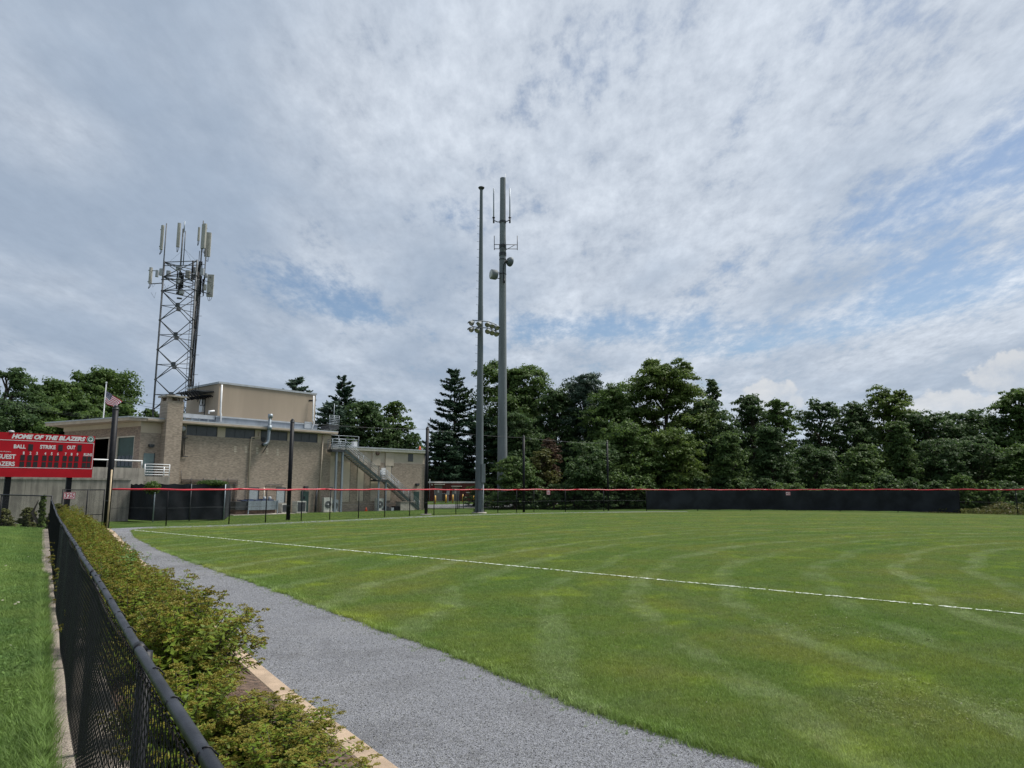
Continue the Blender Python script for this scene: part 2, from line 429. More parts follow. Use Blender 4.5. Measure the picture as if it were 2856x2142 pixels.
def grass_colour(nt, kind):
    """colour of the turf by place: species patches, clover, painted sheen of mower passes"""
    c = nd(nt, 'ShaderNodeNewGeometry').outputs['Position']
    s = nd(nt, 'ShaderNodeSeparateXYZ', {0: c})
    fl = comb(nt, s.outputs[0], s.outputs[1])
    a = sstep(nt, noise(nt, fl, .28, 6, .62, .5), .38, .66)
    b = sstep(nt, noise(nt, nd(nt, 'ShaderNodeMapping', {'Vector': fl, 'Location': (13, 7, 0)}).outputs[0], .85, 6, .65, .4), .42, .7)
    d = noise(nt, fl, 7.0, 5, .7)
    if kind == 'lawn':
        cc = mixc(nt, a, (.090, .145, .034), (.120, .172, .044))
        cc = mixc(nt, mt(nt, 'MULTIPLY', b, .5), cc, (.045, .105, .03))
    elif kind == 'rough':
        cc = mixc(nt, a, (.065, .12, .028), (.095, .15, .035))
        cc = mixc(nt, mt(nt, 'MULTIPLY', b, .4), cc, (.11, .125, .05))
    else:
        cc = mixc(nt, a, (.088, .134, .030), (.128, .150, .033))
        cc = mixc(nt, mt(nt, 'MULTIPLY', b, .55), cc, (.105, .135, .056))
        # mower passes round the infield: sheen of bent blades painted in as arcs
        dx = mt(nt, 'SUBTRACT', s.outputs[0], 32.0); dy = mt(nt, 'SUBTRACT', s.outputs[1], 12.0)
        r = mt(nt, 'SQRT', mt(nt, 'ADD', mt(nt, 'MULTIPLY', dx, dx), mt(nt, 'MULTIPLY', dy, dy)))
        r = mt(nt, 'ADD', r, mt(nt, 'MULTIPLY', noise(nt, fl, .12, 3, .5), 3.0))
        band = sstep(nt, mt(nt, 'SINE', mt(nt, 'MULTIPLY', r, 2.9)), .45, .97)
        edge = mt(nt, 'MULTIPLY', band, sstep(nt, noise(nt, fl, .6, 8, .75), .36, .62))
        cc = mixc(nt, mt(nt, 'MULTIPLY', edge, .55), cc, (.20, .235, .125))
        band2 = sstep(nt, mt(nt, 'SINE', mt(nt, 'ADD', mt(nt, 'MULTIPLY', r, .95), .8)), -.5, .7)
        cc = mixc(nt, mt(nt, 'MULTIPLY', band2, .3), cc, (.062, .122, .024))
        # brighter crab-grass in blotches, and the yellower infield edge
        e = sstep(nt, noise(nt, nd(nt, 'ShaderNodeMapping', {'Vector': fl, 'Location': (3, 31, 0)}).outputs[0], .55, 5, .6, .3), .52, .80)
        cc = mixc(nt, mt(nt, 'MULTIPLY', e, .7), cc, (.20, .255, .026))
        dry = sstep(nt, noise(nt, nd(nt, 'ShaderNodeMapping', {'Vector': fl, 'Location': (41, 5, 0)}).outputs[0], 1.6, 6, .7), .63, .74)
        cc = mixc(nt, mt(nt, 'MULTIPLY', dry, .6), cc, (.19, .17, .085))
        inf = sstep(nt, r, 16.8, 14.6)
        cc = mixc(nt, mt(nt, 'MULTIPLY', inf, .55), cc, (.19, .205, .036))
    k = mt(nt, 'ADD', .72, mt(nt, 'MULTIPLY', d, .56))
    return mixc(nt, 1.0, cc, comb(nt, k, k, k), 'MULTIPLY'), fl
def turf_mat(name, kind, bump=.6):
    m, nt, p, o = base_mat(name)
    cc, fl = grass_colour(nt, kind)
    f = noise(nt, fl, 60, 4, .7)
    k = mt(nt, 'ADD', .36, mt(nt, 'MULTIPLY', f, .50))
    cc = mixc(nt, 1.0, cc, comb(nt, k, k, k), 'MULTIPLY')
    nt.links.new(cc, p.inputs['Base Color']); p.inputs['Roughness'].default_value = .85
    p.inputs['Specular IOR Level'].default_value = .03
    nt.links.new(nd(nt, 'ShaderNodeBump', {'Height': noise(nt, fl, 45, 5, .75), 'Strength': bump, 'Distance': .03}).outputs[0], p.inputs['Normal'])
    return m
def blade_mat(name, kind, gain=1.0, fixed=None, spread=.6):
    m, nt, p, o = base_mat(name)
    if fixed is None: cc, fl = grass_colour(nt, kind)
    else: cc = nd(nt, 'ShaderNodeRGB').outputs[0]; cc.default_value = (*fixed, 1)
    rnd = nd(nt, 'ShaderNodeObjectInfo').outputs['Random']
    k = mt(nt, 'MULTIPLY', gain, mt(nt, 'ADD', 1.05 - spread / 2, mt(nt, 'MULTIPLY', rnd, spread)))
    cc = mixc(nt, 1.0, cc, comb(nt, k, k, mt(nt, 'MULTIPLY', k, .95)), 'MULTIPLY')
    nt.links.new(cc, p.inputs['Base Color']); p.inputs['Roughness'].default_value = .6
    p.inputs['Specular IOR Level'].default_value = .25
    tr = nd(nt, 'ShaderNodeBsdfTranslucent', {'Color': cc})
    mx = nd(nt, 'ShaderNodeMixShader', {0: .35, 1: p.outputs[0], 2: tr.outputs[0]})
    nt.links.new(mx.outputs[0], o.inputs['Surface'])
    return m
M['turf'] = turf_mat('mown_turf', 'field'); M['lawn'] = turf_mat('lawn_turf', 'lawn'); M['rough'] = turf_mat('rough_turf', 'rough')
M['blade'] = blade_mat('turf_blades', 'field', 1.75); M['lawn_blade'] = blade_mat('lawn_blades', 'lawn', 1.5)

def leaf_mat(name, dark, light, odd=None, oddf=0.0, trans=.4, rough=.55):
    m, nt, p, o = base_mat(name)
    t = nd(nt, 'ShaderNodeAttribute', attribute_name='tint').outputs['Fac']
    cc = mixc(nt, t, dark, light)
    if odd is not None:
        cc = mixc(nt, mt(nt, 'MULTIPLY', mt(nt, 'GREATER_THAN', t, 1 - oddf), .8), cc, odd)
    g = nd(nt, 'ShaderNodeTexCoord').outputs['Object']
    k = mt(nt, 'ADD', .78, mt(nt, 'MULTIPLY', noise(nt, g, .45, 3, .5), .44))
    cc = mixc(nt, 1.0, cc, comb(nt, k, k, k), 'MULTIPLY')
    nt.links.new(cc, p.inputs['Base Color']); p.inputs['Roughness'].default_value = rough
    p.inputs['Specular IOR Level'].default_value = .16
    tr = nd(nt, 'ShaderNodeBsdfTranslucent', {'Color': mixc(nt, .5, cc, tuple(min(1, x * 1.25) for x in light))})
    mx = nd(nt, 'ShaderNodeMixShader', {0: trans, 1: p.outputs[0], 2: tr.outputs[0]})
    nt.links.new(mx.outputs[0], o.inputs['Surface'])
    return m
L = {}
L['mid'] = leaf_mat('leaf_mid_green', (.040, .078, .021), (.098, .156, .038))
L['dark'] = leaf_mat('leaf_dark_green', (.030, .063, .023), (.076, .124, .041))
L['warm'] = leaf_mat('leaf_yellow_green', (.050, .092, .019), (.116, .166, .036))
L['pine'] = leaf_mat('needle_dark', (.016, .040, .022), (.040, .078, .040), trans=.15)
L['bluepine'] = leaf_mat('needle_blue_green', (.028, .056, .038), (.070, .110, .072), trans=.15)
L['vine'] = leaf_mat('leaf_vine', (.038, .078, .024), (.098, .150, .042))
L['olive'] = leaf_mat('leaf_olive', (.055, .068, .020), (.115, .120, .036), odd=(.13, .08, .04), oddf=.18)
L['brown'] = leaf_mat('leaf_browning', (.06, .042, .028), (.11, .07, .045))
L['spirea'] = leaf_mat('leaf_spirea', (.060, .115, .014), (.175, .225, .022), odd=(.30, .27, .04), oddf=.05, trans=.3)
L['spirea_green'] = leaf_mat('leaf_spirea_green', (.045, .085, .02), (.12, .16, .035), trans=.3)
L['head'] = leaf_mat('spirea_flower_head', (.125, .112, .016), (.215, .188, .030), odd=(.26, .20, .05), oddf=.1, trans=.2)
L['fresh'] = leaf_mat('leaf_fresh_green', (.05, .12, .025), (.11, .20, .05), trans=.3)

# ================================================================== the setting: ground sheets
rng = np.random.default_rng(7)
random.seed(11)
def smooth01(t):
    t = max(0.0, min(1.0, t)); return t * t * (3 - 2 * t)
def ground_z(x, y):
    z = 0.9 * smooth01((y - 91) / 14)                     # the yard behind the outfield climbs a little
    z += 3.2 * smooth01((y - 62) / 14) * smooth01((-38 - x) / 8)   # the station forecourt on the left
    return z
def sheet(name, poly, z, mat, kind='structure'):
    """flat sheet with the outline poly (list of (x, y))"""
    tris = geometry.tessellate_polygon([[Vector((x, y, 0)) for x, y in poly]])
    me = bpy.data.meshes.new(name); me.from_pydata([(x, y, z) for x, y in poly], [], [tuple(t) for t in tris])
    me.materials.append(mat); me.update()
    if me.polygons and me.polygons[0].normal.z < 0: me.flip_normals()
    o = link_mesh(name, me); o['kind'] = kind; return o
def resample(pts, step):
    out = []
    for a, b in zip(pts[:-1], pts[1:]):
        a = Vector(a); b = Vector(b); n = max(1, int((b - a).length / step))
        for i in range(n): out.append(tuple(a + (b - a) * (i / n)))
    out.append(tuple(pts[-1])); return out
def spline(pts, step):
    """Catmull-Rom through pts"""
    P = [Vector(p) for p in pts]; P = [P[0] * 2 - P[1]] + P + [P[-1] * 2 - P[-2]]
    out = []
    for i in range(1, len(P) - 2):
        n = max(1, int((P[i + 1] - P[i]).length / step))
        for k in range(n):
            t = k / n; p0, p1, p2, p3 = P[i - 1:i + 3]
            out.append(0.5 * ((2 * p1) + (p2 - p0) * t + (2 * p0 - 5 * p1 + 4 * p2 - p3) * t * t + (3 * p1 - p0 - 3 * p2 + p3) * t ** 3))
    out.append(P[-2]); return [tuple(p) for p in out]
def ragged(pts, amp):
    out = []; w = 0.0
    for i, p in enumerate(pts):
        q = Vector(pts[min(i + 1, len(pts) - 1)]) - Vector(pts[max(i - 1, 0)])
        if q.length < 1e-6: out.append(p); continue
        q.normalize(); w = w * .8 + random.uniform(-1, 1) * amp * .6
        o = w + random.uniform(-1, 1) * amp * .35
        out.append((p[0] - q.y * o, p[1] + q.x * o))
    return out

# one sheet of rough grass out to the horizon
nx = [-900, -400, -200, -120, -80, -60, -52, -46, -42, -38, -34, -30, -24, -18, -12, -6, 0, 8, 16, 30, 50, 80, 120, 200, 400, 900]
ny = [-900, -300, -100, -40, 0, 20, 40, 56, 62, 66, 70, 74, 78, 82, 86, 90, 94, 98, 102, 106, 112, 130, 170, 260, 500, 1600]
me = bpy.data.meshes.new('ground')
me.from_pydata([(x, y, ground_z(x, y) - 0.012) for y in ny for x in nx], [],
               [(j * len(nx) + i, j * len(nx) + i + 1, (j + 1) * len(nx) + i + 1, (j + 1) * len(nx) + i) for j in range(len(ny) - 1) for i in range(len(nx) - 1)])
me.materials.append(M['rough']); me.update()
link_mesh('ground', me)['kind'] = 'structure'

# the running gravel path and, along the fence, the narrow warning track
KERB = [(2.9, .6), (-1.08, 6.63), (-3.04, 9.51), (-7.7, 16.9), (-14.6, 28.0), (-22.2, 40.5), (-24.8, 44.6)]
GRASS_EDGE = [(6.6, 1.0), (2.24, 6.63), (.98, 8.18), (-1.53, 11.9), (-6.4, 18.7), (-12.4, 26.9), (-18.6, 36.0), (-22.4, 42.6), (-23.4, 44.6)]
TRACK_IN = [(-23.4, 44.6), (-22.6, 46.0), (-19.6, 48.2), (-15.4, 53.6), (-11.5, 59.0), (-6.8, 66.0), (-1.0, 71.8), (6.0, 76.5), (13.5, 79.6), (20, 81.5)]
TRACK_OUT = [(-25.6, 45.6), (-23.6, 48.4), (-20.6, 50.3), (-16.6, 55.6), (-12.6, 61.2), (-7.8, 68.3), (-1.6, 74.0), (6.0, 78.6), (13.5, 81.3), (20, 82.6)]
kerb_line = spline(KERB, .5); edge_line = ragged(spline(GRASS_EDGE, .10), .06)
tin = ragged(spline(TRACK_IN, .4), .05); tout = ragged(spline(TRACK_OUT, .4), .06)
sheet('gravel_path', kerb_line + tout + tin[::-1] + [tuple(p) for p in spline(GRASS_EDGE, .5)][::-1], -0.006, M['gravel'])
sheet('outfield', edge_line + tin[1:] + [(32, 83.5), (40, 81.5), (47, 76), (52, 69), (70, 45), (90, 20), (90, -20), (12, -20)], 0.0, M['turf'])

# asphalt yard in front of the brick hut, with its pale kerb
yard = [gnd(1150, 1420, .12), gnd(1262, 1417, .12), gnd(1330, 1413, .15), gnd(1405, 1411, .2)]
me = bpy.data.meshes.new('asphalt_yard')
yv = [(-16, 92.5), (-10, 92.8), (-4, 93.5), (2, 95), (7, 99), (7, 110), (-3, 112), (-22, 112), (-22, 96)]
tri = geometry.tessellate_polygon([[Vector((x, y, 0)) for x, y in yv]])
YZ = lambda x, y: ground_z(x, y) + .05
me.from_pydata([(x, y, YZ(x, y)) for x, y in yv], [], [tuple(t) for t in tri]); me.materials.append(M['asphalt']); me.update()
if me.polygons[0].normal.z < 0: me.flip_normals()
link_mesh('asphalt_yard', me)['kind'] = 'structure'
kb = MB()
for a, b in zip([(-16, 92.3), (-10, 92.6), (-4, 93.3)], [(-10, 92.6), (-4, 93.3), (-1.5, 93.7)]):
    za, zb = YZ(*a), YZ(*b)
    kb.add([(a[0], a[1] - .35, za - .2), (b[0], b[1] - .35, zb - .2), (b[0], b[1], zb - .2), (a[0], a[1], za - .2),
            (a[0], a[1] - .35, za + .08), (b[0], b[1] - .35, zb + .08), (b[0], b[1], zb + .08), (a[0], a[1], za + .08)],
           [(3, 2, 1, 0), (4, 5, 6, 7), (0, 1, 5, 4), (1, 2, 6, 5), (2, 3, 7, 6), (3, 0, 4, 7)])
kb.build('yard_kerb', M['pad'])['kind'] = 'structure'

# foul line: chalk on the grass, broken edges
F0, F1 = Vector((-22.8, 43.6)), Vector((9.96, 14.32))
fd = (F1 - F0).normalized(); fn = Vector((-fd.y, fd.x)); FL = (F1 - F0).length + 14
fv, ff = [], []
n = int(FL / .06)
for i in range(n + 1):
    c = F0 + fd * (i * .06)
    wob = .012 * math.sin(i * .031) + .008 * math.sin(i * .11)
    w0, w1 = .046 + random.uniform(-.022, .016), .046 + random.uniform(-.022, .016)
    fv += [(*(c + fn * (w0 + wob)), .018 + random.uniform(0, .012)), (*(c - fn * (w1 - wob)), .018 + random.uniform(0, .012))]
    if i and random.random() > .03: ff.append((2 * i - 2, 2 * i - 1, 2 * i + 1, 2 * i))
me = bpy.data.meshes.new('foul_line'); me.from_pydata(fv, [], ff)
M['chalk'] = plain('field_chalk', (.58, .60, .58), .9, var=.22, scale=9, dirt=(.22, .27, .18)); me.materials.append(M['chalk']); me.update()
link_mesh('foul_line', me)['kind'] = 'structure'

# ------------------------------------------------------------------ near fence line, ledge, bank and shrub bed
FX = lambda Y: .447 - .655 * Y                      # the fence runs straight away to the left
fdir = Vector((-.655, 1.0, 0)).normalized(); fperp = Vector((fdir.y, -fdir.x, 0))   # fperp points to the gravel side
def fpt(Y, off, z): 
    return Vector((FX(Y), Y, 0)) + fperp * off + Vector((0, 0, z))
def base_z(Y): return .57 + .22 * smooth01((Y - 14) / 16)
def rail_z(Y): return base_z(Y) + 1.235 - .03 * smooth01((Y - 10) / 10) + .0 * Y
FEND = 30.0
Ys = list(np.linspace(-4, FEND + .4, 36))
led = MB()                                            # concrete retaining ledge under the fence
for a, b in zip(Ys[:-1], Ys[1:]):
    v = []
    for Y in (a, b):
        v += [fpt(Y, -.235 + .012 * math.sin(Y * 3.1), -.2), fpt(Y, .30, -.2), fpt(Y, .30, base_z(Y)), fpt(Y, -.235 + .012 * math.sin(Y * 3.1), base_z(Y))]
    led.add(v, [(0, 4, 5, 1), (1, 5, 6, 2), (2, 6, 7, 3), (3, 7, 4, 0)])
led.add([fpt(Ys[-1], -.235, -.2), fpt(Ys[-1], .3, -.2), fpt(Ys[-1], .3, base_z(Ys[-1])), fpt(Ys[-1], -.235, base_z(Ys[-1]))], [(0, 1, 2, 3)])
led.build('retaining_ledge', M['aggregate'])['kind'] = 'structure'

def bank_z(off, Y):                                    # lawn bank left of the fence; off = metres from the ledge
    far = smooth01((Y - 8) / 24)
    return base_z(Y) - .035 + (.02 + .055 * far) * off * .9 + .015 * math.sin(off * 2 + Y) * min(1, off)
BOFF = [0, .15, .4, .8, 1.4, 2.2, 3.2, 4.6, 6.5, 9, 14, 25, 60]
BY = list(np.linspace(-6, 31.2, 60)) + [31.8, 32.6, 34]
bv, bf = [], []
for j, Y in enumerate(BY):
    for i, off in enumerate(BOFF):
        drop = 1.3 * smooth01((Y - 31) / 3)
        p = fpt(Y, -.22 - off, bank_z(min(off, 9), Y) - drop); bv.append(tuple(p))
for j in range(len(BY) - 1):
    for i in range(len(BOFF) - 1):
        q = j * len(BOFF) + i; bf.append((q + 1, q, q + len(BOFF), q + len(BOFF) + 1))
me = bpy.data.meshes.new('lawn_bank'); me.from_pydata(bv, [], bf); me.materials.append(M['lawn'])
me.polygons.foreach_set('use_smooth', [True] * len(bf)); me.update()
if me.polygons[0].normal.z < 0: me.flip_normals()
link_mesh('lawn_bank', me)['kind'] = 'structure'

# bed: mulch falling from the ledge to the tan kerb
kl = spline(KERB, .6); mul_v, mul_f = [], []
for i, (x, y) in enumerate(kl):
    p = Vector((x, y, 0)); rel = p - Vector((FX(0), 0, 0)); s = rel.dot(fdir); d = rel.dot(fperp)
    foot = Vector((FX(0), 0, 0)) + fdir * s
    for t in (0, .25, .5, .75, 1):
        off = .29 + (d - .22 - .29) * t
        q = foot + fperp * off
        mul_v.append((q.x, q.y, .30 - .26 * t + .03 * math.sin(s * 2.3 + t * 5) + random.uniform(-.012, .012)))
for i in range(len(kl) - 1):
    for t in range(4): mul_f.append((i * 5 + t, i * 5 + t + 1, i * 5 + t + 6, i * 5 + t + 5))
me = bpy.data.meshes.new('mulch_bed'); me.from_pydata(mul_v, [], mul_f); me.materials.append(M['mulch'])
me.polygons.foreach_set('use_smooth', [True] * len(mul_f)); me.update()
if me.polygons[0].normal.z < 0: me.flip_normals()
link_mesh('mulch_bed', me)['kind'] = 'structure'
# kerb stones cast in lengths of about three metres
kr = empty('bed_kerb', (0, 0, 0)); kr['kind'] = 'structure'
seg = []; acc = 0; start = 0
for i in range(1, len(kl)):
    acc += (Vector(kl[i]) - Vector(kl[i - 1])).length
    if acc > 3.0 or i == len(kl) - 1: seg.append((start, i)); start = i; acc = 0
for a, b in seg:
    kbm = MB(); vv = []
    for i in range(a, b + 1):
        t = Vector(kl[min(i + 1, len(kl) - 1)]) - Vector(kl[max(i - 1, 0)]); t.normalize(); nrm = Vector((-t.y, t.x))
        p = Vector(kl[i])
        if i == a: p = p + t * .008
        if i == b: p = p - t * .008
        for off, z in ((-.01, -.1), (-.01, .052), (.01, .066), (.205, .066), (.22, .05), (.22, -.1)):
            q = p + nrm * off; vv.append((q.x, q.y, z + random.uniform(-.002, .002)))
    m_ = b - a + 1; fs = []
    for i in range(m_ - 1):
        for k in range(5): fs.append((i * 6 + k, (i + 1) * 6 + k, (i + 1) * 6 + k + 1, i * 6 + k + 1))
    fs += [tuple(range(6)), tuple(reversed(range((m_ - 1) * 6, m_ * 6)))]
    kbm.add(vv, fs); kbm.build('kerb_stone', M['bed_edge'], kr)

# ------------------------------------------------------------------ chain-link builder: woven zigzag wires
def chainlink(path, z0s, z1s, pitch, r, sides, name, mat, parent, tips=0.0):
    """path: points (x, y) along the fence, z0s / z1s callables of arc length; each wire zigzags up and hooks its neighbours"""
    P = [Vector((p[0], p[1], 0)) for p in path]
    cum = [0.0]
    for a, b in zip(P[:-1], P[1:]): cum.append(cum[-1] + (b - a).length)
    tot = cum[-1]; half = pitch / 2
    nw = int(tot / half); xs = np.interp
    px = np.array([p.x for p in P]); py = np.array([p.y for p in P]); cm = np.array(cum)
    V, Fc = [], []; base = 0
    ang = np.arange(sides) * 2 * np.pi / sides
    for i in range(nw):
        s = (i + .5) * half; z0 = z0s(s); z1 = z1s(s)
        nk = int((z1 - z0) / half) + 1
        k = np.arange(nk + 1)
        ss = s + np.where((k + i) % 2 == 0, 1, -1) * half * .53
        zz = z0 + (z1 - z0) * k / nk
        x = np.interp(ss, cm, px); y = np.interp(ss, cm, py)
        x2 = np.interp(s + .05, cm, px) - np.interp(s - .05, cm, px); y2 = np.interp(s + .05, cm, py) - np.interp(s - .05, cm, py)
        l = math.hypot(x2, y2) or 1; ux, uy = x2 / l, y2 / l
        w = np.where(k % 2 == 0, 1, -1) * r * .8
        c = np.stack([x - uy * w, y + ux * w, zz], 1)
        ring = np.stack([np.cos(ang)[:, None] * np.array([ux, uy, .35])[None, :] + np.sin(ang)[:, None] * np.array([-uy, ux, 0])[None, :]], 0)[0] * r
        v = (c[:, None, :] + ring[None, :, :]).reshape(-1, 3)
        V.append(v)
        a = (np.arange(nk)[:, None] * sides + np.arange(sides)[None, :]); b = (np.arange(nk)[:, None] * sides + (np.arange(sides)[None, :] + 1) % sides)
        f = np.stack([a, b, b + sides, a + sides], -1).reshape(-1, 4) + base
        Fc.append(f); base += len(v)
    me = np_mesh(name, np.concatenate(V), np.concatenate(Fc), mat, smooth=True)
    return link_mesh(name, me, parent)

nf = empty('chain_link_fence', fpt(2, 0, .57), 0, 'waist-high black chain-link fence running along the shrub bed', 'fence')
def near_part(o):
    o.parent = nf; o.matrix_parent_inverse = Matrix.Translation(-Vector(nf.location)); return o
railY = list(np.linspace(-1.2, FEND, 60))
near_part(tb('top_rail', M['railblack'], None, [fpt(Y, -.016 + .004 * math.sin(Y * 1.7), rail_z(Y)) for Y in railY], .0175, 14))
step = (fdir.y)
for k in range(13):
    Y = .35 + k * 2.47
    if Y > FEND: break
    b = MB(); b.tube([fpt(Y, .006, base_z(Y) - .1), fpt(Y, .006, rail_z(Y) - .012)], .026, 12)
    near_part(b.build('post', M['vinyl'], None, True))
    c = MB(); c.tube([fpt(Y - .025, -.016, rail_z(Y)), fpt(Y + .025, -.016, rail_z(Y))], .0225, 14)
    near_part(c.build('rail_clamp', M['vinyl'], None, True))
ring_me = None
Y = 1.05
while Y < FEND - .2:
    p = fpt(Y, -.016, rail_z(Y)); b = MB(); n_ = 12
    b.tube([p + (Vector((0, 0, 1)) * math.cos(w) + fperp * math.sin(w)) * (.0192 + (.010 if 4 <= q <= 6 else 0)) for q, w in enumerate(np.linspace(-.4, 2 * math.pi - .9, n_))], .0026, 5)
    near_part(b.build('tie_wire', M['vinyl'], None, True)); Y += .37 + random.uniform(-.05, .05)
# sagging fabric on the lawn side of the rail, its top edge with a loose twisted wire
path_ = [tuple(fpt(Y, -.040 - .012 * math.sin(Y * 1.3) ** 2, 0))[:2] for Y in np.linspace(.2, 13, 120)]
LY = lambda s, Y0=.2: Y0 + s * fdir.y
near_part(chainlink(path_, lambda s: base_z(LY(s)) + .035, lambda s: rail_z(LY(s)) - .012, .068, .0019, 5, 'wire_fabric', M['vinyl'], None))
path2 = [tuple(fpt(Y, -.036, 0))[:2] for Y in np.linspace(13, FEND, 60)]
near_part(chainlink(path2, lambda s: base_z(LY(s, 13)) + .035, lambda s: rail_z(LY(s, 13)) - .012, .068, .0019, 3, 'wire_fabric', M['vinyl'], None))
tw = MB()
for ph in (0, math.pi):
    tw.tube([fpt(Y, -.038 + .004 * math.cos(Y * 60 + ph), rail_z(Y) - .022 - .012 * abs(math.sin(Y * 2.1)) + .004 * math.sin(Y * 60 + ph)) for Y in np.arange(.4, 12, .02)], .0019, 4)
near_part(tw.build('edge_wire', M['rust'], None, True))
kn = MB()                                               # knuckles where the fabric wires are twisted off at the top
for i, Y in enumerate(np.arange(.5, 12, .032 * 2 * fdir.y)):
    p = fpt(Y, -.036, rail_z(Y) - .014)
    kn.tube([p + fdir * -.006, p + fdir * .006 + Vector((0, 0, .012)) - fperp * .006, p + fdir * .012 + Vector((0, 0, .004)) - fperp * .012], .0024, 4)
near_part(kn.build('fabric_barbs', M['vinyl'], None, True))['kind'] = 'stuff'

# cross fence at the end of the lawn, running left out of the picture
cf = empty('cross_fence', (0, 0, 0), 0, 'low bare chain-link fence crossing behind the far end of the lawn', 'fence')
cp0, cp1 = fpt(FEND, 0, 0), Vector((-31.5, 32.6, 0))
def czt(s): return rail_z(FEND) + .16 + .02 * s
tb('top_rail', M['railblack'], cf, [(*(cp0 + (cp1 - cp0) * t).xy, czt(t * (cp1 - cp0).length)) for t in np.linspace(0, 1, 10)], .024, 8)
for t in np.linspace(0, 1, 6):
    p = cp0 + (cp1 - cp0) * t; tb('post', M['vinyl'], cf, [(p.x, p.y, .2), (p.x, p.y, czt(t * (cp1 - cp0).length) + .02)], .032, 8)
chainlink([tuple((cp0 + (cp1 - cp0) * t).xy) for t in np.linspace(0, 1, 20)], lambda s: .75, lambda s: czt(s) - .01, .064, .0021, 3, 'wire_fabric', M['steel_dark'], cf)

# ================================================================== outfield fence
FEN = [(-26.84, 47.99), (-23.6, 49.3), (-20.18, 51.5), (-18.5, 54.2), (-16.7, 57.2), (-15.0, 59.4), (-13.2, 62.0), (-11.4, 64.6), (-9.6, 67.6), (-7.6, 70.2), (-5.65, 72.6),
       (-3.62, 74.7), (-1.5, 76.3), (.5, 77.7), (2.4, 78.9), (6, 81.0), (10.6, 83.2), (15.8, 84.7), (22, 85.4), (28.2, 85.2), (32.2, 84.4), (37.5, 82.4), (42.4, 79.2), (46.7, 75.1), (49.3, 70.3), (51.6, 65), (53.5, 60)]
FH = 2.44
fl_ = spline(FEN, .5)
of = empty('outfield_fence', (0, 0, 0), 0, 'tall black chain-link outfield fence with bright red top tube', 'fence')
# red cap: corrugated tube, sagging a little between the posts
cap_pts = []; cum = 0
sc_ = lambda s: .022 * math.sin(s * .9) + .014 * math.sin(s * 2.3 + 1)
prev = None
for p in fl_:
    p = Vector(p)
    if prev is not None: cum += (p - prev).length
    prev = p; cap_pts.append((p.x, p.y, FH + sc_(cum)))
# cap in lengths that butt at every seventh metre or so
i = 0; seg_n = 15
while i < len(cap_pts) - 1:
    j = min(i + seg_n, len(cap_pts) - 1)
    tb('red_cap', M['redcap'], of, cap_pts[i:j + 1], .062, 8); i = j
for k, p in enumerate(FEN):
    tb('post', M['black'], of, [(p[0], p[1], -.1), (p[0], p[1], FH - .02)], .042, 8)
tb('middle_wire', M['steel_dark'], of, [(p[0], p[1], 1.2 + .02 * math.sin(i * .7)) for i, p in enumerate(fl_)], .011, 4)
# fabric: straight diagonals crossing, one thin prism each
def diag_fabric(line, z0, z1, pitch, r, name, mat, parent):
    P = np.array([(p[0], p[1]) for p in line]); d = np.hypot(*np.diff(P, axis=0).T); cm = np.concatenate([[0], np.cumsum(d)]); tot = cm[-1]
    s0 = np.arange(-(z1 - z0), tot, pitch); V, Fc = [], []; base = 0
    for sgn in (1, -1):
        a = s0 if sgn == 1 else s0 + (z1 - z0)
        b = a + sgn * (z1 - z0)
        # clip to the run
        ta = np.clip(a, 0, tot); tb_ = np.clip(b, 0, tot)
        za = z0 + (ta - a) * sgn; zb = z1 - (b - tb_) * sgn
        ok = (zb - za) > .05
        A = np.stack([np.interp(ta, cm, P[:, 0]), np.interp(ta, cm, P[:, 1]), za], 1)[ok]
        B = np.stack([np.interp(tb_, cm, P[:, 0]), np.interp(tb_, cm, P[:, 1]), zb], 1)[ok]
        dirv = B - A; dirv /= np.linalg.norm(dirv, axis=1)[:, None]
        nrm = np.cross(dirv, [0, 0, 1]); nrm /= np.linalg.norm(nrm, axis=1)[:, None]; bn = np.cross(dirv, nrm)
        n_ = len(A); ring = []
        for w in (0, 2.094, 4.189):
            o = (nrm * math.cos(w) + bn * math.sin(w)) * r + nrm * r * sgn
            ring += [A + o, B + o]
        v = np.stack(ring, 1).reshape(-1, 3); V.append(v)
        q = np.arange(n_)[:, None] * 6 + base
        for i0, i1 in ((0, 2), (2, 4), (4, 0)):
            Fc.append(np.concatenate([q + i0, q + i0 + 1, q + i1 + 1, q + i1], 1))
        base += len(v)
    return link_mesh(name, np_mesh(name, np.concatenate(V), np.concatenate(Fc), mat), parent)
diag_fabric(fl_, .03, FH - .05, .075, .0017, 'wire_fabric', M['black'], of)

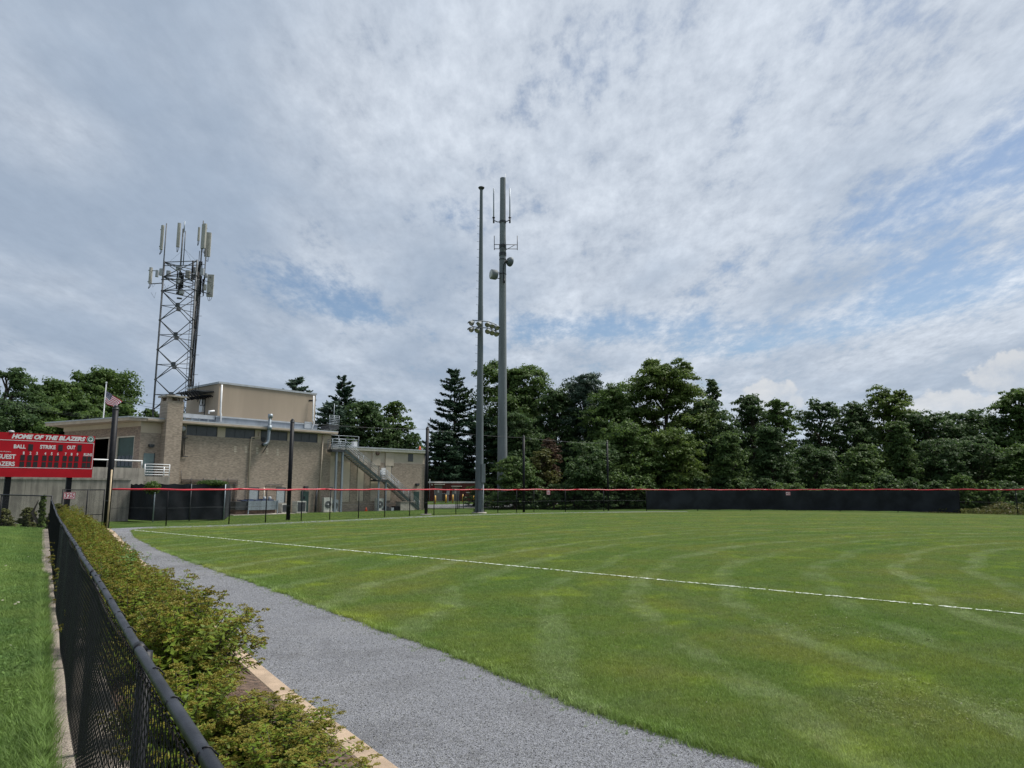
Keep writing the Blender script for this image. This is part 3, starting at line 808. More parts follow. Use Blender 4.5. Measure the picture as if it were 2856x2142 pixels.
# dark windscreen laced to the centre-field part of the fence, in panels
def seg_between(x0, x1):
    return [p for p in fl_ if x0 <= p[0] <= x1 and p[1] > 60]
ws = empty('windscreen', (15.8, 84.5, 0), 0, 'long black mesh windscreen laced along the centre-field fence', 'windscreen')
ws_line = [p for p in spline(FEN, .25) if 15.6 <= p[0] <= 46.8]
def cloth(line, z0, z1, off, nz=8, sag=.02):
    v, f = [], []; n = len(line)
    for side in (0, 1):
        for i, p in enumerate(line):
            a = Vector(line[max(i - 1, 0)]); b = Vector(line[min(i + 1, n - 1)]); t = (b - a); t.normalize(); nr = Vector((t.y, -t.x))
            for k in range(nz + 1):
                u = k / nz; s = i * .25
                o = off + sag * (math.sin(s * 1.9 + u * 3) * .5 + math.sin(s * .7 - u * 5) * .6) * math.sin(u * math.pi * .9 + .1) + (.006 if side else 0)
                if nr.dot(Vector((0, -1))) < 0: o = -o
                q = Vector((p[0], p[1])) + nr * o
                v.append((q.x - (ws.location.x), q.y - ws.location.y, z0 + (z1 - z0) * u + (0.02 * math.sin(s * 1.4) if k == 0 else 0)))
        b_ = side * n * (nz + 1)
        for i in range(n - 1):
            for k in range(nz):
                q = b_ + i * (nz + 1) + k; f.append((q, q + nz + 1, q + nz + 2, q + 1))
    return v, f
i = 0; pl = 34
while i < len(ws_line) - 2:
    j = min(i + pl, len(ws_line) - 1)
    v, f = cloth(ws_line[i:j + 1], .10, FH - .10, .075, sag=.035)
    o = MB().add(v, f).build('screen_panel', M['net_black'], ws, True); i = j

# net poles standing behind the fence, with a cable along their tops
POLES = [(296, 1464, 1135, 46.6, .36, 'black steel net pole nearest the scoreboard'),
         (803, 1454, 1172, 58.6, .33, 'black net pole in front of the main brick wall'),
         (1188, 1437, 1193, 70.6, .32, 'black net pole at the right end of the building'),
         (1461, 1428, 1217, 79.5, .28, 'black net pole right of the two grey masts'),
         (1697, 1422, 1233, 85.6, .22, 'rightmost black net pole, half lost against the trees')]
tops = []
for px, pb, pt, Y, dia, lab in POLES:
    b = at(px, pb, Y); t = at(px + (CX - px) / 13240 * (pb - pt), pt, Y)
    r_ = empty('net_pole', (b.x, b.y, 0), 0, lab, 'pole', 'black net poles along the outfield fence')
    m_ = MB(); m_.tube([(0, 0, -.2), (0, 0, t.z)], dia / 2, 14); m_.build('shaft', M['black'], r_, True)
    m_ = MB(); m_.lathe([(dia * .34, t.z), (dia * .3, t.z + .08), (.03, t.z + .14)], 10); m_.build('cap', M['steel_dark'], r_, True)
    m_ = MB(); m_.tube([(0, 0, t.z - .18), (0, 0, t.z - .1)], dia / 2 + .02, 12); m_.build('cable_band', M['steel_dark'], r_, True)
    if px in (1188,):
        m_ = MB(); m_.lathe([(.55, -.05), (.55, .07), (.5, .09)], 14); m_.build('footing', M['pad'], r_)
    tops.append(Vector((b.x, b.y, t.z - .14)))
def wire(name, a, b, sag, r, mat, label, cat, group=None, n=14, parent=None):
    pts = [a + (b - a) * t + Vector((0, 0, -4 * sag * t * (1 - t))) for t in np.linspace(0, 1, n)]
    o = tb(name, mat, parent, pts, r, 4); 
    if label: tag(o, label, cat, group)
    return o
labs = ['thin dark cable from the scoreboard net pole to the next net pole', 'thin dark cable strung above the building between net poles', 'thin dark cable passing behind the two grey masts', 'thin dark cable in front of the trees']
for k in range(1, 4):
    wire('net_cable', tops[k], tops[k + 1], .15, .014, M['steel_dark'], labs[k], 'cable', 'cables between the net poles')

# foul pole strapped in front of the first net pole
b = at(299, 1466, 45.9); t = at(309, 1310, 45.9)
r_ = empty('foul_pole', (b.x, b.y, 0), 0, 'faded yellow foul pole beside the black net pole near the scoreboard', 'foul pole')
tb('shaft', M['foul_yellow'], r_, [(0, 0, -.1), (0, 0, t.z)], .05, 10)
bx('bracket', M['steel_dark'], r_, -.28, .05, .02, .08, 1.7, 1.76)

# short side fence left of the foul pole
sf = empty('side_fence', (0, 0, 0), 0, 'short dark side fence with gate frame between scoreboard post and foul pole', 'fence')
sa, sb = at(176, 1367, 43.4), at(292, 1367, 46.9)
ln = [(sa.x + (sb.x - sa.x) * t, sa.y + (sb.y - sa.y) * t) for t in np.linspace(0, 1, 20)]
tb('top_rail', M['black'], sf, [(*ln[0], FH - .02), (*ln[-1], FH - .02)], .03, 8)
tb('bottom_rail', M['black'], sf, [(*ln[0], .85), (*ln[-1], .85)], .022, 8)
for k in (0, 1, 11, 19): tb('post', M['black'], sf, [(*ln[k], -.1), (*ln[k], FH + .02)], .035, 8)
diag_fabric(ln, .05, FH - .04, .075, .0017, 'wire_fabric', M['black'], sf)

# distance signs
def dist_sign(txt, px, py, Y, w, h, rz, label):
    p = at(px, py, Y)
    r_ = empty('distance_sign', (p.x, p.y, p.z - h / 2), rz, label, 'sign', 'distance signs on the fence')
    MB().box(-w / 2, w / 2, -.012, .012, 0, h).build('plate', M['sign_white'], r_)
    m_ = MB(); e = .03
    for a in ((-w / 2, w / 2, 0, e), (-w / 2, w / 2, h - e, h), (-w / 2, -w / 2 + e, e, h - e), (w / 2 - e, w / 2, e, h - e)):
        m_.box(a[0], a[1], -.018, -.0125, a[2], a[3])
    m_.build('border', M['sign_red'], r_)
    text_mesh('number', txt, w * .80, h * .66, M['sign_red'], r_, -w * .40, h * .17, -.0125, bold=.03)
dist_sign('325', 193.5, 1382, 43.5, .60, .40, R(35), 'white sign reading 325 in dark red at the left foul line')
dist_sign('363', 1529.5, 1373.5, 79.6, .44, .48, R(25), 'small white sign reading 363 right of the fourth net pole')
dist_sign('403', 2198, 1376.5, 83.6, .50, .40, R(-14), 'small white sign reading 403 on the black windscreen')

# ================================================================== scoreboard
rt, rb = at(266, 1217, 46.0), at(259, 1332.5, 46.0)
lt = at(0, 1207, 42.5)
ddir = Vector((rt.x - lt.x, rt.y - lt.y, 0)).normalized(); ang = math.atan2(ddir.y, ddir.x)
W = 6.3; top = rt.z; bot = rb.z
sb_ = empty('scoreboard', (rt.x, rt.y, 0), ang, 'large red baseball scoreboard on two black posts behind the lawn', 'scoreboard')
Hb = top - bot
bx('board', M['red'], sb_, -W, 0, 0, .22, bot, top)
hz = lambda f: top - f * Hb                              # fraction from the top of the board
Lw = 5.075                                                # board width that shows in the picture
def bxw(f): return -Lw * (1 - f)                          # f: picture fraction 0 = picture edge .. 1 = right edge
e = .028
bx('border_line', M['white'], sb_, -W, -.035, -.006, -.001, hz(.178), hz(.166))
bx('border_line', M['white'], sb_, -W, -.035, -.006, -.001, hz(.792), hz(.780))
bx('border_line', M['white'], sb_, -.063, -.035, -.006, -.001, hz(.780), hz(.178))
text_mesh('headline', 'HOME OF THE BLAZERS', Lw * .775, Hb * .108, M['white'], sb_, bxw(.117), hz(.135), -.001, shear=.28, bold=.055)
def wd(s, f0, f1, z0, z1, b=.034, name='lettering'):
    text_mesh(name, s, (f1 - f0) * Lw, (z1 - z0) * Hb, M['white'], sb_, bxw(f0), hz(z1), -.001, bold=b)
wd('BALL', .148, .268, .265, .355); wd('STRIKE', .413, .577, .255, .347); wd('OUT', .698, .788, .245, .335)
wd('RUNS', .888, .982, .415, .485); wd('GUEST', -.012, .178, .492, .598); wd('BLAZERS', -.055, .176, .655, .757)
wd('DAKTRONICS', .005, .128, .424, .447, .0)
xs = [.252, .322, .388, .475, .541, .607, .690, .754, .818]
for i, f in enumerate(xs): wd(str(i + 1), f - .009 + (.003 if i == 0 else 0), f + .009, .425 - .012 * f, .492 - .012 * f)
def dg(f0, f1, z0, z1): bx('digit_window', M['led'], sb_, bxw(f0), bxw(f1), -.012, -.001, hz(z1), hz(z0))
dg(.294, .342, .247, .392); dg(.606, .653, .235, .382); dg(.813, .858, .225, .372)
for f in xs + [.905, .957]:
    g = f - .004
    dg(g - .022, g + .022, .503 - .012 * f, .628 - .012 * f); dg(g - .024, g + .020, .655 - .012 * f, .772 - .012 * f)
# round badge: dark green ring, pale disc and a tree
bc = (bxw(.950), hz(.082)); br = Hb * .082
def disc(name, r, y, mat, n=28, c=bc):
    return MB().add([(c[0] + r * math.cos(w), y, c[1] + r * math.sin(w)) for w in np.linspace(0, 2 * math.pi, n, endpoint=False)] +
                    [(c[0] + r * math.cos(w), y + .004, c[1] + r * math.sin(w)) for w in np.linspace(0, 2 * math.pi, n, endpoint=False)],
                    [tuple(range(n))] + [(i, i + n, (i + 1) % n + n, (i + 1) % n) for i in range(n)]).build(name, mat, sb_)
disc('badge_ring', br, -.006, M['white']); disc('badge_field', br * .93, -.0105, M['emblem_green']); disc('badge_disc', br * .68, -.015, M['white'])
tr_ = MB()
for (dx, dz, r) in ((-.26, .12, .2), (0, .28, .25), (.26, .12, .2), (-.1, .1, .22), (.12, .08, .22)):
    tr_.add([(bc[0] + br * (dx + r * math.cos(w)), -.0175 - .0006 * abs(dx * 9 + r), bc[1] + br * (dz + r * math.sin(w))) for w in np.linspace(0, 2 * math.pi, 12, endpoint=False)], [tuple(range(12))])
tr_.box(bc[0] - br * .05, bc[0] + br * .05, -.021, -.016, bc[1] - br * .42, bc[1]); tr_.build('badge_tree', M['emblem_green'], sb_)
for px, w_ in ((41, .30), (200, .28)):
    f = (px - 0) / 262; x_ = bxw(.135 if px == 41 else .768)
    bx('post', M['black'], sb_, x_ - w_ / 2, x_ + w_ / 2, .26, .26 + w_, -.2, top - .3)
m_ = MB(); m_.lathe([(.16, top), (.17, top + .06), (.12, top + .12), (.03, top + .14)], 12, Matrix.Translation((bxw(.112), .12, 0))); m_.build('top_beacon', M['palegrey'], sb_, True)

# ================================================================== the brick station building
class Frame:
    """a vertical wall plane: local x along the wall, local +y into the building"""
    def __init__(s, ox, oy, ang): s.o = Vector((ox, oy, 0)); s.a = ang; s.u = Vector((math.cos(ang), math.sin(ang), 0)); s.i = Vector((-math.sin(ang), math.cos(ang), 0))
    def __call__(s, x, y, d=0.0):
        """photo point -> (u, z) on the plane d metres inside the wall"""
        r = ray(x, y); c = Vector((0, 0, CAMZ)); t = ((s.o + s.i * d - c).dot(s.i)) / r.dot(s.i)
        p = c + r * t; return (p - s.o).dot(s.u), p.z
FM = Frame(-31.5, 67.5, R(50))
bd = empty('brick_station', FM.o, FM.a, 'tan brick fire station with flat roof, chimney and rooftop block', 'building')
uC = FM(385, 1300)[0]; uR = FM(921, 1300)[0]
ztop = 9.0; zf = 8.62
bays = [(520, 607), (629, 712), (728, 803), (820, 887)]                                 # high louvre strips, x in the photo
# left front wall towards the forecourt
Cw = FM.o + FM.u * uC
Lw_ = at(176, 1250, 71.0); lw = Vector((Cw.x - Lw_.x, Cw.y - Lw_.y, 0)); angL = math.atan2(lw.y, lw.x); lenL = lw.length
FLf = Frame(Lw_.x, Lw_.y, angL)
# floor plan in local coordinates
def loc(p): q = Vector((p[0], p[1], 0)) - FM.o; return (q.dot(FM.u), q.dot(FM.i))
lx, ly = loc(Lw_)
back = [(uR, 13), (lx + 7.0, ly + 9)]
zwall = 8.30
# main wall: brick with a beige band at the louvres
bx('wall', M['brick'], bd, uC, uR, 0, .35, -.4, 7.62)
bx('wall', M['brick'], bd, uR - .35, uR, .351, 13, -.4, zwall)
m_ = MB(); wz0 = 7.621
us = [uC]
for a, b in bays: us += [FM(a, 1200)[0], FM(b, 1200)[0]]
us.append(uR)
for k in range(0, len(us), 2): m_.box(us[k], us[k + 1], .0, .30, wz0, zf - .02)
m_.build('louvre_band', M['stucco'], bd)
for k in range(4):
    u0, u1 = us[1 + 2 * k] + .005, us[2 + 2 * k] - .005
    w = bx('louvre_window', M['window_dark'], bd, u0, u1, .10, .16, wz0 + .02, zf - .04)
    fr = MB(); fr.box(u0, u1, .03, .095, wz0 + .01, wz0 + .07); fr.box(u0, u1, .03, .095, zf - .11, zf - .04)
    for q in np.linspace(u0, u1, 4): fr.box(max(u0, q - .012), min(u1, q + .012), .06, .09, wz0 + .071, zf - .111)
    fr.build('frame', M['window_dark'], w)
# roof slab with overhanging fascia
def slab(name, outline, z0, z1, mat, parent): return MB().poly_prism(outline, z0, z1).build(name, mat, parent)
ov = .55
out = [(uR + .45, -ov), (uR + .45, 13.3), (lx + 7, ly + 9.5), (lx - .7, ly + .2)]
nl = Vector((-(loc(Cw)[1] - ly), loc(Cw)[0] - lx)).normalized()      # outward normal of the left wall in local coordinates
cl_ = loc(Cw); outn = -nl if (-nl).dot(Vector((0, -1))) > 0 else nl
out += [(lx + outn.x * 1.0 - .8, ly + outn.y * 1.0), (cl_[0] + outn.x * 1.0 - .25, cl_[1] + outn.y * 1.0 - .1), (cl_[0] + .1, -ov)]
slab('roof_slab', out, zf, ztop - .12, M['fascia'], bd)
out2 = [(x * 1.0 + (.06 if x > 5 else -.06), y + (.06 if y > 0 else -.06)) for x, y in out]
slab('roof_edge', out2, ztop - .119, ztop, M['palegrey'], bd)
# drip line under the fascia
bx('gutter', M['fascia'], bd, cl_[0] + .3, uR + .43, -ov - .10, -ov - .001, ztop - .30, ztop - .122)

# left wall, its own frame
ew = empty('engine_front', (0, 0, 0), 0)
bpy.data.objects.remove(ew)
mL = Matrix.Translation((lx, ly, 0)) @ Matrix.Rotation(angL - FM.a, 4, 'Z')
def lbox(name, mat, x0, x1, y0, y1, z0, z1, parent=bd):
    o = MB().box(x0, x1, y0, y1, z0, z1).build(name, mat, parent); o.matrix_local = mL; return o
def fl2(x, y, d=0): return FLf(x, y, d)
zdeck = 3.55
d0 = (fl2(238, 1300)[0], fl2(298, 1300)[0]); d1 = (fl2(319, 1300)[0], fl2(369, 1300)[0])
zd_top = fl2(340, 1217)[1]; zb2 = fl2(385, 1189)[1]
lbox('wall', M['brick_dark'], 0, d0[0], 0, .35, zdeck - 1.2, zb2)
lbox('wall', M['brick_dark'], d0[1], d1[0], 0, .35, zdeck - 1.2, zb2 - .9)
lbox('wall', M['brick_dark'], d1[1], lenL - .02, .002, .35, zdeck - 1.2, zb2)
lbox('lintel', M['brick_dark'], d0[0], d1[1], .004, .35, zd_top, zb2 - .003)
lbox('soffit_band', M['panel'], -.1, lenL + .05, -.06, .3, zb2 + .002, zf - .01)
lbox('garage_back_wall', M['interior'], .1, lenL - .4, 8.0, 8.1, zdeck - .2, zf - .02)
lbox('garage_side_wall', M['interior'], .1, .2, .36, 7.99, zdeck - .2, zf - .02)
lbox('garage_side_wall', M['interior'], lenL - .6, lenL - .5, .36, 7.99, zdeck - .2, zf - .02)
fr = MB()
for (a, b) in (d0, d1):
    fr.box(a + .002, a + .10, .03, .30, zdeck, zd_top - .1); fr.box(b - .10, b - .002, .03, .30, zdeck, zd_top - .1); fr.box(a + .002, b - .002, .03, .30, zd_top - .10, zd_top - .004)
o = fr.build('garage_frame', M['cream'], bd); o.matrix_local = mL
gd = lbox('garage_door', M['door_green'], d1[0] + .103, d1[1] - .103, .14, .20, zdeck, zd_top - .104)
gp = MB()
for r_i in range(1):
    zz = zdeck + 1.05; n_ = 4
    for k in range(n_):
        w_ = (d1[1] - d1[0] - .25) / n_; x0 = d1[0] + .125 + k * w_
        gp.box(x0 + .05, x0 + w_ - .05, .12, .139, zz, zz + .95)
o = gp.build('door_glazing', M['glass'], gd)
# fire engine standing in the open bay
fe = empty('fire_engine', bd.matrix_basis @ (mL @ Vector(((d0[0] + d0[1]) / 2 + .2, 1.6, 0))), angL, 'dark red fire engine parked inside the open garage bay', 'fire engine')
bx('body', M['truck_red'], fe, -1.2, 1.2, 0, 2.2, zdeck + .45, zdeck + 2.4)
bx('windscreen', M['glass'], fe, -1.05, 1.05, -.02, -.001, zdeck + 1.45, zdeck + 2.25)
bx('bumper', M['palegrey'], fe, -1.25, 1.25, -.3, -.021, zdeck + .5, zdeck + .75)
for sx in (-1, 1):
    m_ = MB(); m_.lathe([(.45, -.15), (.5, -.1), (.5, .1), (.45, .15)], 16, Matrix.Translation((sx * 1.0, .7, zdeck + .47)) @ Matrix.Rotation(R(90), 4, 'Y')); m_.build('wheel', M['black'], fe, True)
    bx('headlight', M['lens'], fe, sx * .85 - .15, sx * .85 + .15, -.03, -.002, zdeck + .95, zdeck + 1.15)
# small steel door and lights on the return wall right of the corner
ud0, zdt = FM(401, 1264); ud1, _ = FM(430, 1264)
zdb = FM(415, 1327)[1]
dr = bx('door', M['door_teal'], bd, ud0, ud1, -.03, -.002, zdb, zdt)
bx('door_frame', M['steel_dark'], dr, ud1 + .002, ud1 + .07, -.05, -.003, zdb, zdt + .06)
MB().box(ud0 + .1, ud0 + .18, -.08, -.031, (zdb + zdt) / 2 - .05, (zdb + zdt) / 2 + .02).build('handle', M['palegrey'], dr)
def wall_light(px, py, fr_=None, parent=bd, s=1.0, mat='steel_dark'):
    u, z = (fr_ or FM)(px, py); m_ = MB(); m_.box(u - .22 * s, u + .22 * s, -.32 * s, -.003, z - .1 * s, z + .12 * s); m_.box(u - .16 * s, u + .16 * s, -.28 * s, -.05 * s, z - .18 * s, z - .101 * s)
    return m_.build('wall_light', M[mat], parent)
wall_light(420, 1243); wall_light(463, 1268, s=.8)
# chimney, proud of the wall, with a vented cap
c0, c1 = FM(463, 1200, -1.0)[0], FM(508, 1200, -1.0)[0]
ch_top = FM(485, 1118, -1.0)[1]
ch = bx('chimney', M['brick'], bd, c0, c1, -1.0, .6, -.4, ch_top)
cp_ = MB()
for (a, b, c, d) in ((c0 + .03, c0 + .38, -.97, -.6), (c1 - .38, c1 - .03, -.97, -.6), (c0 + .03, c0 + .38, .2, .57), (c1 - .38, c1 - .03, .2, .57), (c0 + .5, c1 - .5, -.2, .0)):
    cp_.box(a, b, c, d, ch_top + .001, ch_top + .36)
cp_.build('cap_pier', M['brick_dark'], ch)
bx('cap_slab', M['concrete'], ch, c0 - .18, c1 + .18, -1.18, .78, ch_top + .361, ch_top + .52)
# pipework
def wpipe(name, pts, r, mat, off=-.12, parent=bd, fr_=FM):
    return tb(name, mat, parent, [(fr_(x, y, off)[0], off, fr_(x, y, off)[1]) for x, y in pts], r, 8)
wpipe('downpipe', [(724, 1206), (722, 1219), (702, 1220), (699, 1235), (690, 1408)], .07, M['stucco'])
wpipe('downpipe', [(902, 1211), (888, 1425)], .07, M['stucco'])
for i_, dx in enumerate((-3, 1, 5)):
    wpipe('conduit', [(513 + dx, 1188), (508 + dx, 1273)], .035, M['steel_dark'], -.1)
for yy in (1221, 1273): wpipe('conduit_bracket', [(504, yy), (524, yy)], .04, M['steel_dark'], -.1)
mm = FM(508, 1196); m_ = MB(); m_.lathe([(.05, 0), (.22, .05), (.26, .2), (.18, .34)], 12, Matrix.Translation((mm[0], -.003, mm[1])) @ Matrix.Rotation(R(90), 4, 'X')); m_.build('siren', M['palegrey'], bd, True)
for i_ in range(4):      # bundle of conduits turning down the wall behind the enclosure
    wpipe('conduit', [(506, 1338 + i_ * 3), (663 - i_ * 3.2, 1339 + i_ * 3), (655 - i_ * 3.2, 1422)], .032, M['rust'] if i_ % 2 else M['steel_dark'], -.1)
for xx in (533, 568, 602, 636): wpipe('conduit_bracket', [(xx, 1333), (xx, 1349)], .03, M['steel_dark'], -.13)
for yy in (1352, 1392, 1406): wpipe('conduit_bracket', [(649, yy), (664, yy)], .03, M['steel_dark'], -.13)
wpipe('conduit', [(505, 1312), (505, 1348)], .03, M['steel_dark'], -.1)
wpipe('conduit', [(740, 1358), (743, 1352), (790, 1351)], .03, M['steel_dark'], -.06)
# galvanised exhaust stack with elbow and bracket
ex = wpipe('exhaust_stack', [(754, 1158), (750.3, 1200), (748.2, 1226), (746.5, 1233), (742, 1238), (735, 1241)], .17, M['galv'], -.75)
wpipe('exhaust_cap', [(754.5, 1155), (753.7, 1166)], .25, M['galv'], -.75)
wpipe('exhaust_collar', [(752.5, 1187), (751.5, 1199)], .24, M['galv'], -.75)
tb('exhaust_outlet', M['steel_dark'], bd, [(FM(736, 1240, -.75)[0], -.75, FM(736, 1240, -.75)[1]), (FM(735, 1240)[0], -.004, FM(735, 1240)[1])], .2, 10)
u_, z_ = FM(733, 1262); tb('bracket', M['steel_dark'], bd, [(u_, -.02, z_), (u_ + .05, -.75, z_ + .75)], .05, 6)
u_, z_ = FM(734, 1226); m_ = MB(); m_.lathe([(.26, 0), (.26, .06)], 14, Matrix.Translation((u_, -.004, z_)) @ Matrix.Rotation(R(90), 4, 'X')); m_.build('vent_plate', M['steel_dark'], bd)
# short rows of painted vent squares on the brick
for gx, gy in ((656, 1246), (686, 1247), (717, 1250), (745, 1252), (774, 1255)):
    for dy in (0, 6.5, 13): 
        u_, z_ = FM(gx, gy + dy); bx('vent_tile', M['panel'], bd, u_ - .13, u_ + .13, -.02, -.002, z_ - .09, z_ + .09)
# lower windows and doors
for (xa, xb) in ((696, 720), (772, 794)):
    u0, z1 = FM(xa, 1362); u1, _ = FM(xb, 1362); z0 = FM((xa + xb) / 2, 1402)[1]
    w = bx('window', M['blind'], bd, u0, u1, -.03, -.002, z0, z1)
    f_ = MB(); f_.box(u0 - .08, u1 + .08, -.06, -.003, z1 + .002, z1 + .1); f_.box(u1 + .002, u1 + .1, -.06, -.004, z0, z1); f_.build('frame', M['steel_dark'], w)
    bx('sill', M['concrete'], w, u0 - .12, u1 + .2, -.12, -.004, z0 - .14, z0 - .002)
def gdoor(x0, x1, yt, yb, mat, fr_=FM, parent=bd, pane=True, d=0.0):
    u0, z1 = fr_(x0, yt, d); u1, _ = fr_(x1, yt, d); z0 = fr_((x0 + x1) / 2, yb, d)[1]
    o = bx('door', mat, parent, u0, u1, d - .03, d - .002, z0, z1)
    if pane: bx('door_pane', M['glass'], o, u0 + (u1 - u0) * .3, u0 + (u1 - u0) * .55, d - .036, d - .031, z0 + (z1 - z0) * .6, z0 + (z1 - z0) * .75)
    MB().box(u0 + .05, u0 + .12, d - .08, d - .031, z0 + (z1 - z0) * .44, z0 + (z1 - z0) * .48).build('handle', M['palegrey'], o)
    return o
gdoor(839, 861, 1370, 1427, M['door_green'])
wall_light(851, 1359)
gdoor(624, 642, 1370, 1434, M['door_green'], pane=False)
wpipe('vent_pipe', [(737, 1360), (735, 1406)], .06, M['cream'], -.3)
wpipe('vent_pipe', [(884, 1360), (879, 1428)], .11, M['steel_dark'], -.25)
# rooftop block with grey flashed base, set back on the roof
pd = 2.6
p0, p1 = FM(610, 1100, pd)[0], FM(881, 1100, pd)[0]
pz1 = FM(745, 1085.5, pd)[1]
pl_ = FM(541, 1110, pd + 6)[0]
bx('rooftop_block', M['penthouse'], bd, p0, p1, pd, pd + 7.0, ztop + .9, pz1)
pz = pz1
bx('parapet_cap', M['palegrey'], bd, p0 - .10, p1 + .10, pd - .10, pd + 7.1, pz + .001, pz + .2)
bx('flashing', M['greyflash'], bd, p0 - .22, p1 + .22, pd - .22, pd + 7.2, ztop + .001, ztop + .899)
bx('flashing_edge', M['palegrey'], bd, p0 - .30, p1 + .30, pd - .30, pd + 7.2, ztop + .80, ztop + .95)
bx('roof_curb', M['palegrey'], bd, FM(500, 1160, pd)[0], p0 - .31, pd - .1, pd + .2, ztop + .55, ztop + .95)
for x in (515, 535, 556, 580): 
    u_ = FM(x, 1160, pd)[0]; bx('curb_leg', M['galv'], bd, u_, u_ + .12, pd, pd + .1, ztop + .001, ztop + .549)
rw = lambda pts, d, n='rooftop_pipe', m='white', r=.09: tb(n, M[m], bd, [(FM(x, y, d)[0], d, FM(x, y, d)[1]) for x, y in pts], r, 8)
rw([(619, 1073), (615, 1150), (616.5, 1156), (616, 1176)], pd - .4); rw([(875, 1104), (873, 1172), (876, 1177), (871, 1196)], pd - .4)
rw([(583, 1154), (583, 1147), (598, 1146)], pd - .5)
u_, z_ = FM(859, 1184, pd - .25); bx('hatch', M['palegrey'], bd, u_ - .5, u_ + .5, pd - .33, pd - .301, z_ - .45, z_ + .3)
for k in range(5): u_, z_ = FM(862 + k * 2.4, 1117, pd); bx('cable_port', M['black'], bd, u_ - .05, u_ + .05, pd - .03, pd - .002, z_ - .08, z_ + .08)
# the block's left face: cable hood, dish, meter box
bx('cable_hood', M['steel_dark'], bd, p0 - 1.9, p0 - .003, pd + 1.0, pd + 5.5, pz - .85, pz - .72)
for k in range(9):
    y_ = pd + 1.2 + k * .42; tb('feeder_cable', M['black'], bd, [(p0 - 1.95, y_, pz - .72), (p0 - 1.2, y_ + .1, pz - 1.25 - .15 * (k % 3)), (p0 - .3, y_, pz - 1.15), (p0 - .01, y_, pz - 1.3)], .07, 6)
tb('cable_coil', M['black'], bd, [(p0 - .8 + .02 * q, pd + 2.4 + .45 * math.cos(q * .5), pz - 1.75 + .45 * math.sin(q * .5)) for q in range(30)], .035, 6)
tb('dish_post', M['steel_dark'], bd, [(p0 - .3, pd + 2.2, ztop + 1.0), (p0 - .3, pd + 2.2, pz - 1.3)], .05, 6)
bx('meter_box', M['white'], bd, p0 - .22, p0 - .003, pd + 2.9, pd + 3.6, ztop + 1.6, ztop + 2.9)
for k, (dx, h) in enumerate(((.0, .9), (.35, 1.5), (.7, .7), (1.0, .9))): tb('whip_aerial', M['steel_dark'], bd, [(p0 - 1.6 + dx, pd + 3.2, pz - .7), (p0 - 1.6 + dx, pd + 3.2, pz + h - .5)], .03, 5)
# service cage on the roof's right end
cgx0, cgx1 = FM(882, 1170, pd)[0] + .4, FM(921, 1170, pd)[0] - .2
def railing(name, pts, h, mat, parent, rails=4, r=.03, posts=True, lowest=.15):
    m_ = MB()
    for k in range(rails):
        z = lowest + (h - lowest) * k / (rails - 1); m_.tube([(p[0], p[1], p[2] + z) for p in pts], r * .9, 6)
    if posts:
        for p in pts: m_.tube([(p[0], p[1], p[2]), (p[0], p[1], p[2] + h)], r, 6)
    return m_.build(name, mat, parent, True)
bx('cage_floor', M['steel_dark'], bd, cgx0, cgx1, .6, 2.2, ztop + .35, ztop + .75)
for x_ in (cgx0 + .1, cgx1 - .1): tb('cage_leg', M['steel_dark'], bd, [(x_, .7, ztop), (x_, .7, ztop + .4)], .05, 6)
railing('cage_rail', [(cgx0, .6, ztop + .75), ((cgx0 + cgx1) / 2, .6, ztop + .75), (cgx1, .6, ztop + .75), (cgx1, 2.2, ztop + .75)], 1.15, M['galv'], bd, 6)
tb('cage_mast', M['galv'], bd, [((cgx0 + cgx1) / 2, .7, ztop + .1), ((cgx0 + cgx1) / 2, .7, ztop + 3.3)], .035, 6)

# ================================================================== lower wing on the right
FW = Frame(FM.o.x + FM.u.x * (uR + .01) + FM.i.x * .25, FM.o.y + FM.u.y * (uR + .01) + FM.i.y * .25, R(44.5))
wg = empty('low_wing', FW.o, FW.a, 'lower brick wing with pale vertical panels, right of the tall block', 'building')
wR = FW(1188, 1300)[0]; wz = FW(1188, 1254)[1]; wzl = FW(930, 1245)[1]; wz = (wz + wzl) / 2
zfas = wz - .42; zpan = wz - 1.75
bx('wall', M['brick'], wg, 0, wR, 0, 8, -.4, zpan)
bx('fascia_band', M['panel'], wg, 0, wR, .06, 8, zpan + .001, zfas - .001)
bx('eaves', M['cream'], wg, -.0, wR + .12, -.35, 8.2, zfas, wz - .15)
bx('eaves_edge', M['palegrey'], wg, -.0, wR + .16, -.42, 8.2, wz - .149, wz)
pans = [(915, 938, 1412), (955, 975, 1400), (997, 1014, 1398), (1034, 1054, 1398), (1075, 1090, 1396)]
for x0, x1, yb in pans:
    u0, u1 = FW(x0, 1330)[0], FW(x1, 1330)[0]; zb = FW((x0 + x1) / 2, yb)[1]
    pn = bx('wall_panel', M['panel'], wg, u0, u1, -.05, -.002, zb, zpan - .002)
    bx('reveal', M['steel_dark'], pn, u1 + .001, u1 + .06, -.045, -.003, zb, zpan - .005)
for x0, x1 in ((905, 917), (918, 932), (1002, 1024), (1038, 1061), (1075, 1098)):
    u0, u1 = FW(x0, 1265)[0], FW(x1, 1265)[0]; bx('head_block', M['panel'], wg, u0, u1, -.09, .058, zpan - .35, zfas - .003)
u0, u1 = FW(1139, 1270)[0], FW(1153, 1270)[0]; bx('vent_grille', M['window_dark'], wg, u0, u1, .03, .058, zpan + .25, zfas - .12)
wall_light(1051, 1265, FW, wg, 1.0, 'rust'); wall_light(1162, 1351, FW, wg)
gdoor(1154, 1169, 1371, 1416, M['door_green'], FW, wg, pane=False)
u_, z_ = FW(1069, 1313); bx('notice_board', M['sign_white'], wg, u_ - .3, u_ + .3, -.05, -.003, z_ - .5, z_ + .35)
